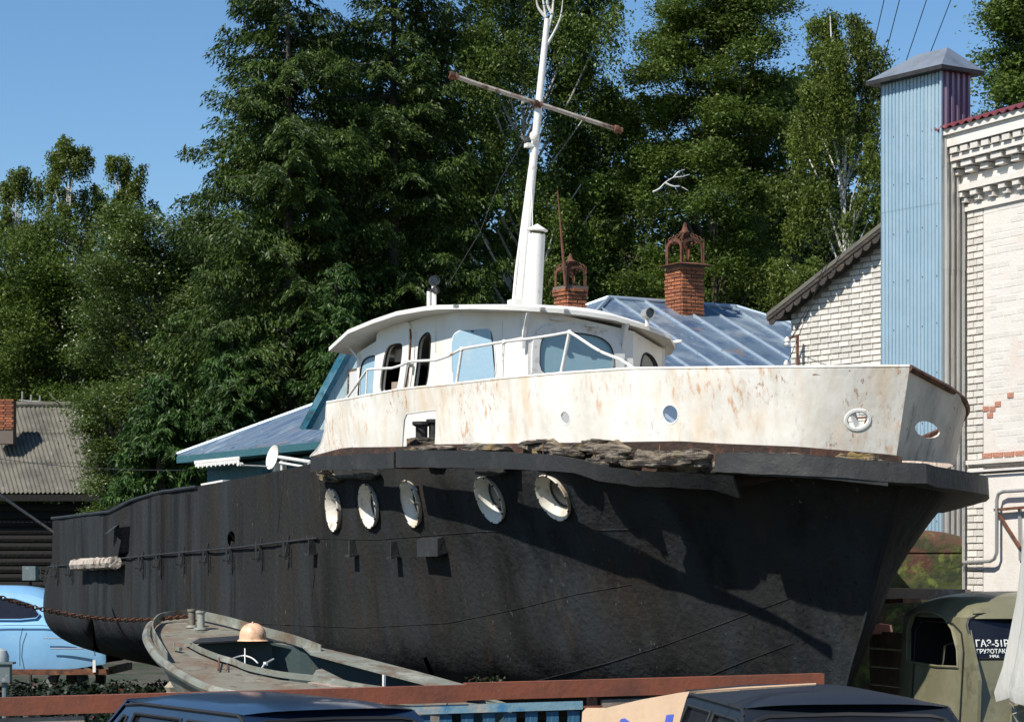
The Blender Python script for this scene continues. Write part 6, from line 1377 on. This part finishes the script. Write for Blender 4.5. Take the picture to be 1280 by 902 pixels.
def conifer(name, label, cat, px, ytop, Y, wpx, leafm, n_leaf, seed, z0=1.2, shape=.7, size=.108, width=.44, droop=.35, group=None, bpm=22):
    n_leaf = int(n_leaf * 2.3)
    global NPR
    NPR = np.random.default_rng(seed); rr = random.Random(seed)
    H = Z(ytop, Y); bx_ = (px - CX) * Y / F; base = Vector((bx_, Y, 0)); RW = wpx * Y / F / 2; t = thing(name, label, cat, base, group)
    g = G(); g.tube([base - UP * .2, Vector((bx_, Y, H * .5)), Vector((bx_, Y, H))], [.24, .15, .02], 8)
    nb = int(bpm * (H - z0)); Ls = []
    for i in range(nb):
        h = z0 + (H - z0) * ((i + rr.random()) / nb); L = RW * (1 - h / H) ** shape * rr.choice((.5, .75, .9, 1.0, 1.12)) * rr.uniform(.85, 1.1) + .2; Ls.append((h, L))
    tot = sum(L ** 1.5 for h, L in Ls); Cs = []; Ds = []
    for h, L in Ls:
        an = rr.uniform(0, 2 * math.pi); d = np.array([math.cos(an), math.sin(an), 0]); side = np.array([-d[1], d[0], 0])
        dr = droop * rr.uniform(.5, 1.4); up_ = rr.uniform(.05, .3)
        def bp(t_):
            t_ = np.asarray(t_, float)[..., None]; return np.array([bx_, Y, h]) + d * L * t_ + np.array([0, 0, 1.0]) * (L * (up_ * t_ - dr * t_ ** 1.5 + .20 * t_ ** 4))
        if rr.random() < .12: g.tube([Vector(bp(0)), Vector(bp(.5)), Vector(bp(.95))], [.035, .022, .006], 4)
        m = max(12, int(n_leaf * L ** 1.5 / tot)); ntw = max(5, int(L * 6))
        k = NPR.integers(0, ntw, m); tt = (.12 + .88 * (k + .5) / ntw) ** .85; sgn = np.where(NPR.random(m) < .5, -1.0, 1.0); tl = (.20 * L * (1 - .6 * tt) + .14) * (.75 + .5 * ((k * 7919) % 13) / 13)
        x = NPR.random(m) ** .8; q = bp(tt) + side * (sgn * tl * x)[:, None] + d * (tl * x * .55)[:, None]; q[:, 2] -= (tl * x) * (.25 + .6 * x) ; q += NPR.normal(size=(m, 3)) * np.array([.035, .035, .045])
        Cs.append(q); Ds.append(side * sgn[:, None] * .75 + d * .55 + np.array([0, 0, -1.0]) * (.35 + .7 * x)[:, None])
    C = np.concatenate(Cs); D_ = np.concatenate(Ds); D_ /= np.linalg.norm(D_, axis=1)[:, None]
    link_mesh('crown', leaf_mesh('crown', C, size, base, leafm, aspect=1.0, direc=D_, width=width), t); add('trunk', g, m_trunk, t, smooth=True); return t

# left group
broadleaf('birch_tree', 'tall slim birch at the left, topmost of the distant left trees', 'tree', 86, 172, 86, 150, L_birch, m_birch, 34000, 21, lrs=.7, size=.12, droop=1.1, crown0=.3, clumpr=.5, nlobe=26, density=1.3, trunk_r=.1)
broadleaf('birch_tree', 'birch with rounded thin top between the slim birch and the big conifer', 'tree', 158, 190, 88, 150, L_birch, m_birch, 30000, 22, lrs=.7, size=.12, droop=1.1, crown0=.3, clumpr=.5, nlobe=26, density=1.3, trunk_r=.1)
broadleaf('birch_tree', 'pale birch cut by the left edge of the picture', 'tree', 22, 208, 86, 130, L_birch, m_birch, 26000, 23, lrs=.7, size=.12, droop=1.1, crown0=.3, clumpr=.5, nlobe=24, density=1.3, trunk_r=.1)
broadleaf('leafy_tree', 'bushy mid green tree rising behind the asbestos roof', 'tree', 30, 290, 80, 210, L_linden, m_trunk, 42000, 24, size=.13, crown0=.1, clumpr=.8)
broadleaf('silver_leaved_tree', 'tree with many silvery white leaves left of the big conifer', 'tree', 205, 262, 70, 240, L_silver, m_trunk, 80000, 25, size=.10, crown0=.1, clumpr=.75, density=1.4, nlobe=26)
broadleaf('leafy_bush', 'dark bush hiding the right end of the asbestos roof', 'bush', 150, 480, 67, 95, L_silver, m_trunk, 14000, 26, size=.09, crown0=.1, clumpr=.4)
conifer('larch_tree', 'huge dark green conifer, leftmost of the tall trees', 'tree', 360, -90, 62, 330, L_larch, 120000, 31, shape=.36, droop=.45)
conifer('larch_tree', 'huge dark conifer whose top leaves the frame left of the mast', 'tree', 492, -140, 64, 330, L_larch, 110000, 32, shape=.36, droop=.45)
conifer('spruce_tree', 'small bright green spruce beside the blue house eave', 'tree', 290, 405, 60, 200, L_fir, 34000, 33, shape=.5, size=.115, droop=.5, bpm=26)
conifer('spruce_tree', 'low drooping conifer just right of the asbestos roof', 'tree', 200, 470, 60, 170, L_fir, 28000, 34, shape=.5, size=.115, droop=.5, bpm=26)
conifer('spruce_tree', 'young conifer standing directly behind the blue dormer', 'tree', 420, 330, 60, 170, L_fir, 26000, 35, shape=.5, size=.115, droop=.5, bpm=26)
# centre and right
broadleaf('birch_tree', 'tall dark birch whose crown rises behind the mast', 'tree', 655, -110, 66, 285, L_linden, m_birch, 100000, 41, size=.105, droop=.9, crown0=.12, clumpr=.65, trunk_r=.14, density=1.8, nlobe=38)
broadleaf('linden_tree', 'broad rounded linden tree right of the mast', 'tree', 893, -6, 66, 300, L_linden, m_trunk, 125000, 42, size=.105, crown0=.1, clumpr=.55, density=2.6, nlobe=50)
broadleaf('birch_tree', 'light green birch with hanging twigs left of the blue shaft', 'tree', 1055, 0, 62, 250, L_birch, m_birch, 80000, 43, lrs=.7, size=.095, droop=1.1, crown0=.15, clumpr=.55, density=1.2, nlobe=26, trunk_r=.12)
broadleaf('maple_tree', 'tree crown above the red roof edge at the right border', 'tree', 1290, -30, 50, 170, L_linden, m_trunk, 40000, 44, size=.10, crown0=.35, clumpr=.5)
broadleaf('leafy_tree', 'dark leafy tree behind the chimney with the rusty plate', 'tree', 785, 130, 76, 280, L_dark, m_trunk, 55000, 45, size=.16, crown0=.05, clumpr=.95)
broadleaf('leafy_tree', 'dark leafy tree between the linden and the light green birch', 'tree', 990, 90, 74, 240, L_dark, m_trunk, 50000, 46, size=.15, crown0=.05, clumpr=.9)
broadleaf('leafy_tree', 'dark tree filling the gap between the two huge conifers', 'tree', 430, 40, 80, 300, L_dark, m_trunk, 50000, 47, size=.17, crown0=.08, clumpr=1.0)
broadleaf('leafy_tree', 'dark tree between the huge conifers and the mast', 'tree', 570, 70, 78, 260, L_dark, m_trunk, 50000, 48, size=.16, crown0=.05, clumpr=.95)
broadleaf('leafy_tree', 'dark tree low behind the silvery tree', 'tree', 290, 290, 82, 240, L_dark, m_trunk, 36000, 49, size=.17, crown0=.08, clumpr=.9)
# far mass of wood closing the background
NPR = np.random.default_rng(90); n = 90000
X_ = NPR.uniform(-24, 18, n); Y_ = NPR.uniform(92, 98, n); topz = 15.8 + 1.3 * np.sin(X_ * .7) + 1.0 * np.sin(X_ * 1.9 + 1); topz = np.where(X_ < -12, 12.5 + .8 * np.sin(X_ * 1.1), topz); Z_ = NPR.random(n) ** .8 * topz
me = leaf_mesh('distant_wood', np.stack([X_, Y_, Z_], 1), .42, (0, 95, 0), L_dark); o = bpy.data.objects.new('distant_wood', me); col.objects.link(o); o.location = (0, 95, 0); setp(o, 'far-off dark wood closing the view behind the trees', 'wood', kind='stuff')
# dry white branches
def bare(label, lines, Y, r0, mat=m_birch):
    g = G()
    for L in lines: g.tube([P(x, y, Y) for x, y in smoothline(L, 4)], lin(r0, r0 * .25, len(smoothline(L, 4))), 6)
    single('bare_branch', g, mat, label, 'branch', smooth=True)
bare('forked white bare birch limbs rising above the mast top', [[(684, 46), (682, 22), (679, 2), (674, -25)], [(684, 40), (690, 18), (692, 0), (697, -30)], [(684, 56), (694, 38), (701, 20), (704, -5)], [(690, 18), (684, 4), (686, -20)], [(682, 22), (672, 8), (670, -12)]], 58, .045)
bare('white dead branch curving out of the linden crown', [[(816, 240), (824, 236), (832, 228), (842, 222), (852, 221), (862, 218)], [(832, 229), (842, 233), (850, 233), (860, 238)], [(842, 222), (848, 215), (856, 212)]], 58, .026)
# weeds under the stern
NPR = np.random.default_rng(91); n = 60000; xs = NPR.uniform(-9, -3.4, n); ys = NPR.uniform(28.5, 35, n); hs_ = NPR.random(n) ** .8 * (.72 + .16 * np.sin(xs * 3.1 + ys) + .14 * np.sin(xs * 9 + 2)); ok = hs_ < .28 + (ys - 28.5) * .05
me = leaf_mesh('weeds', np.stack([xs, ys, hs_], 1)[ok], .06, (0, 0, 0), L_weed); o = bpy.data.objects.new('weeds', me); col.objects.link(o); setp(o, 'tangled weeds, leaf colour darkened for shade, with a few red flowers under the hull', 'weeds', kind='stuff')
NPR = np.random.default_rng(92); n = 300; q = hull_at(612, 850)[0]; C = np.array(tuple(q)) + np.array([0, -.25, 0]) + NPR.normal(size=(n, 3)) * np.array([.09, .08, .03]); me = leaf_mesh('weed_tuft', C, .03, tuple(q), L_weed)
o = bpy.data.objects.new('weed_tuft', me); col.objects.link(o); o.location = q; setp(o, 'small bright green weed tuft peeping over the red beam', 'weeds', kind='stuff')
print('objects', len(bpy.data.objects))
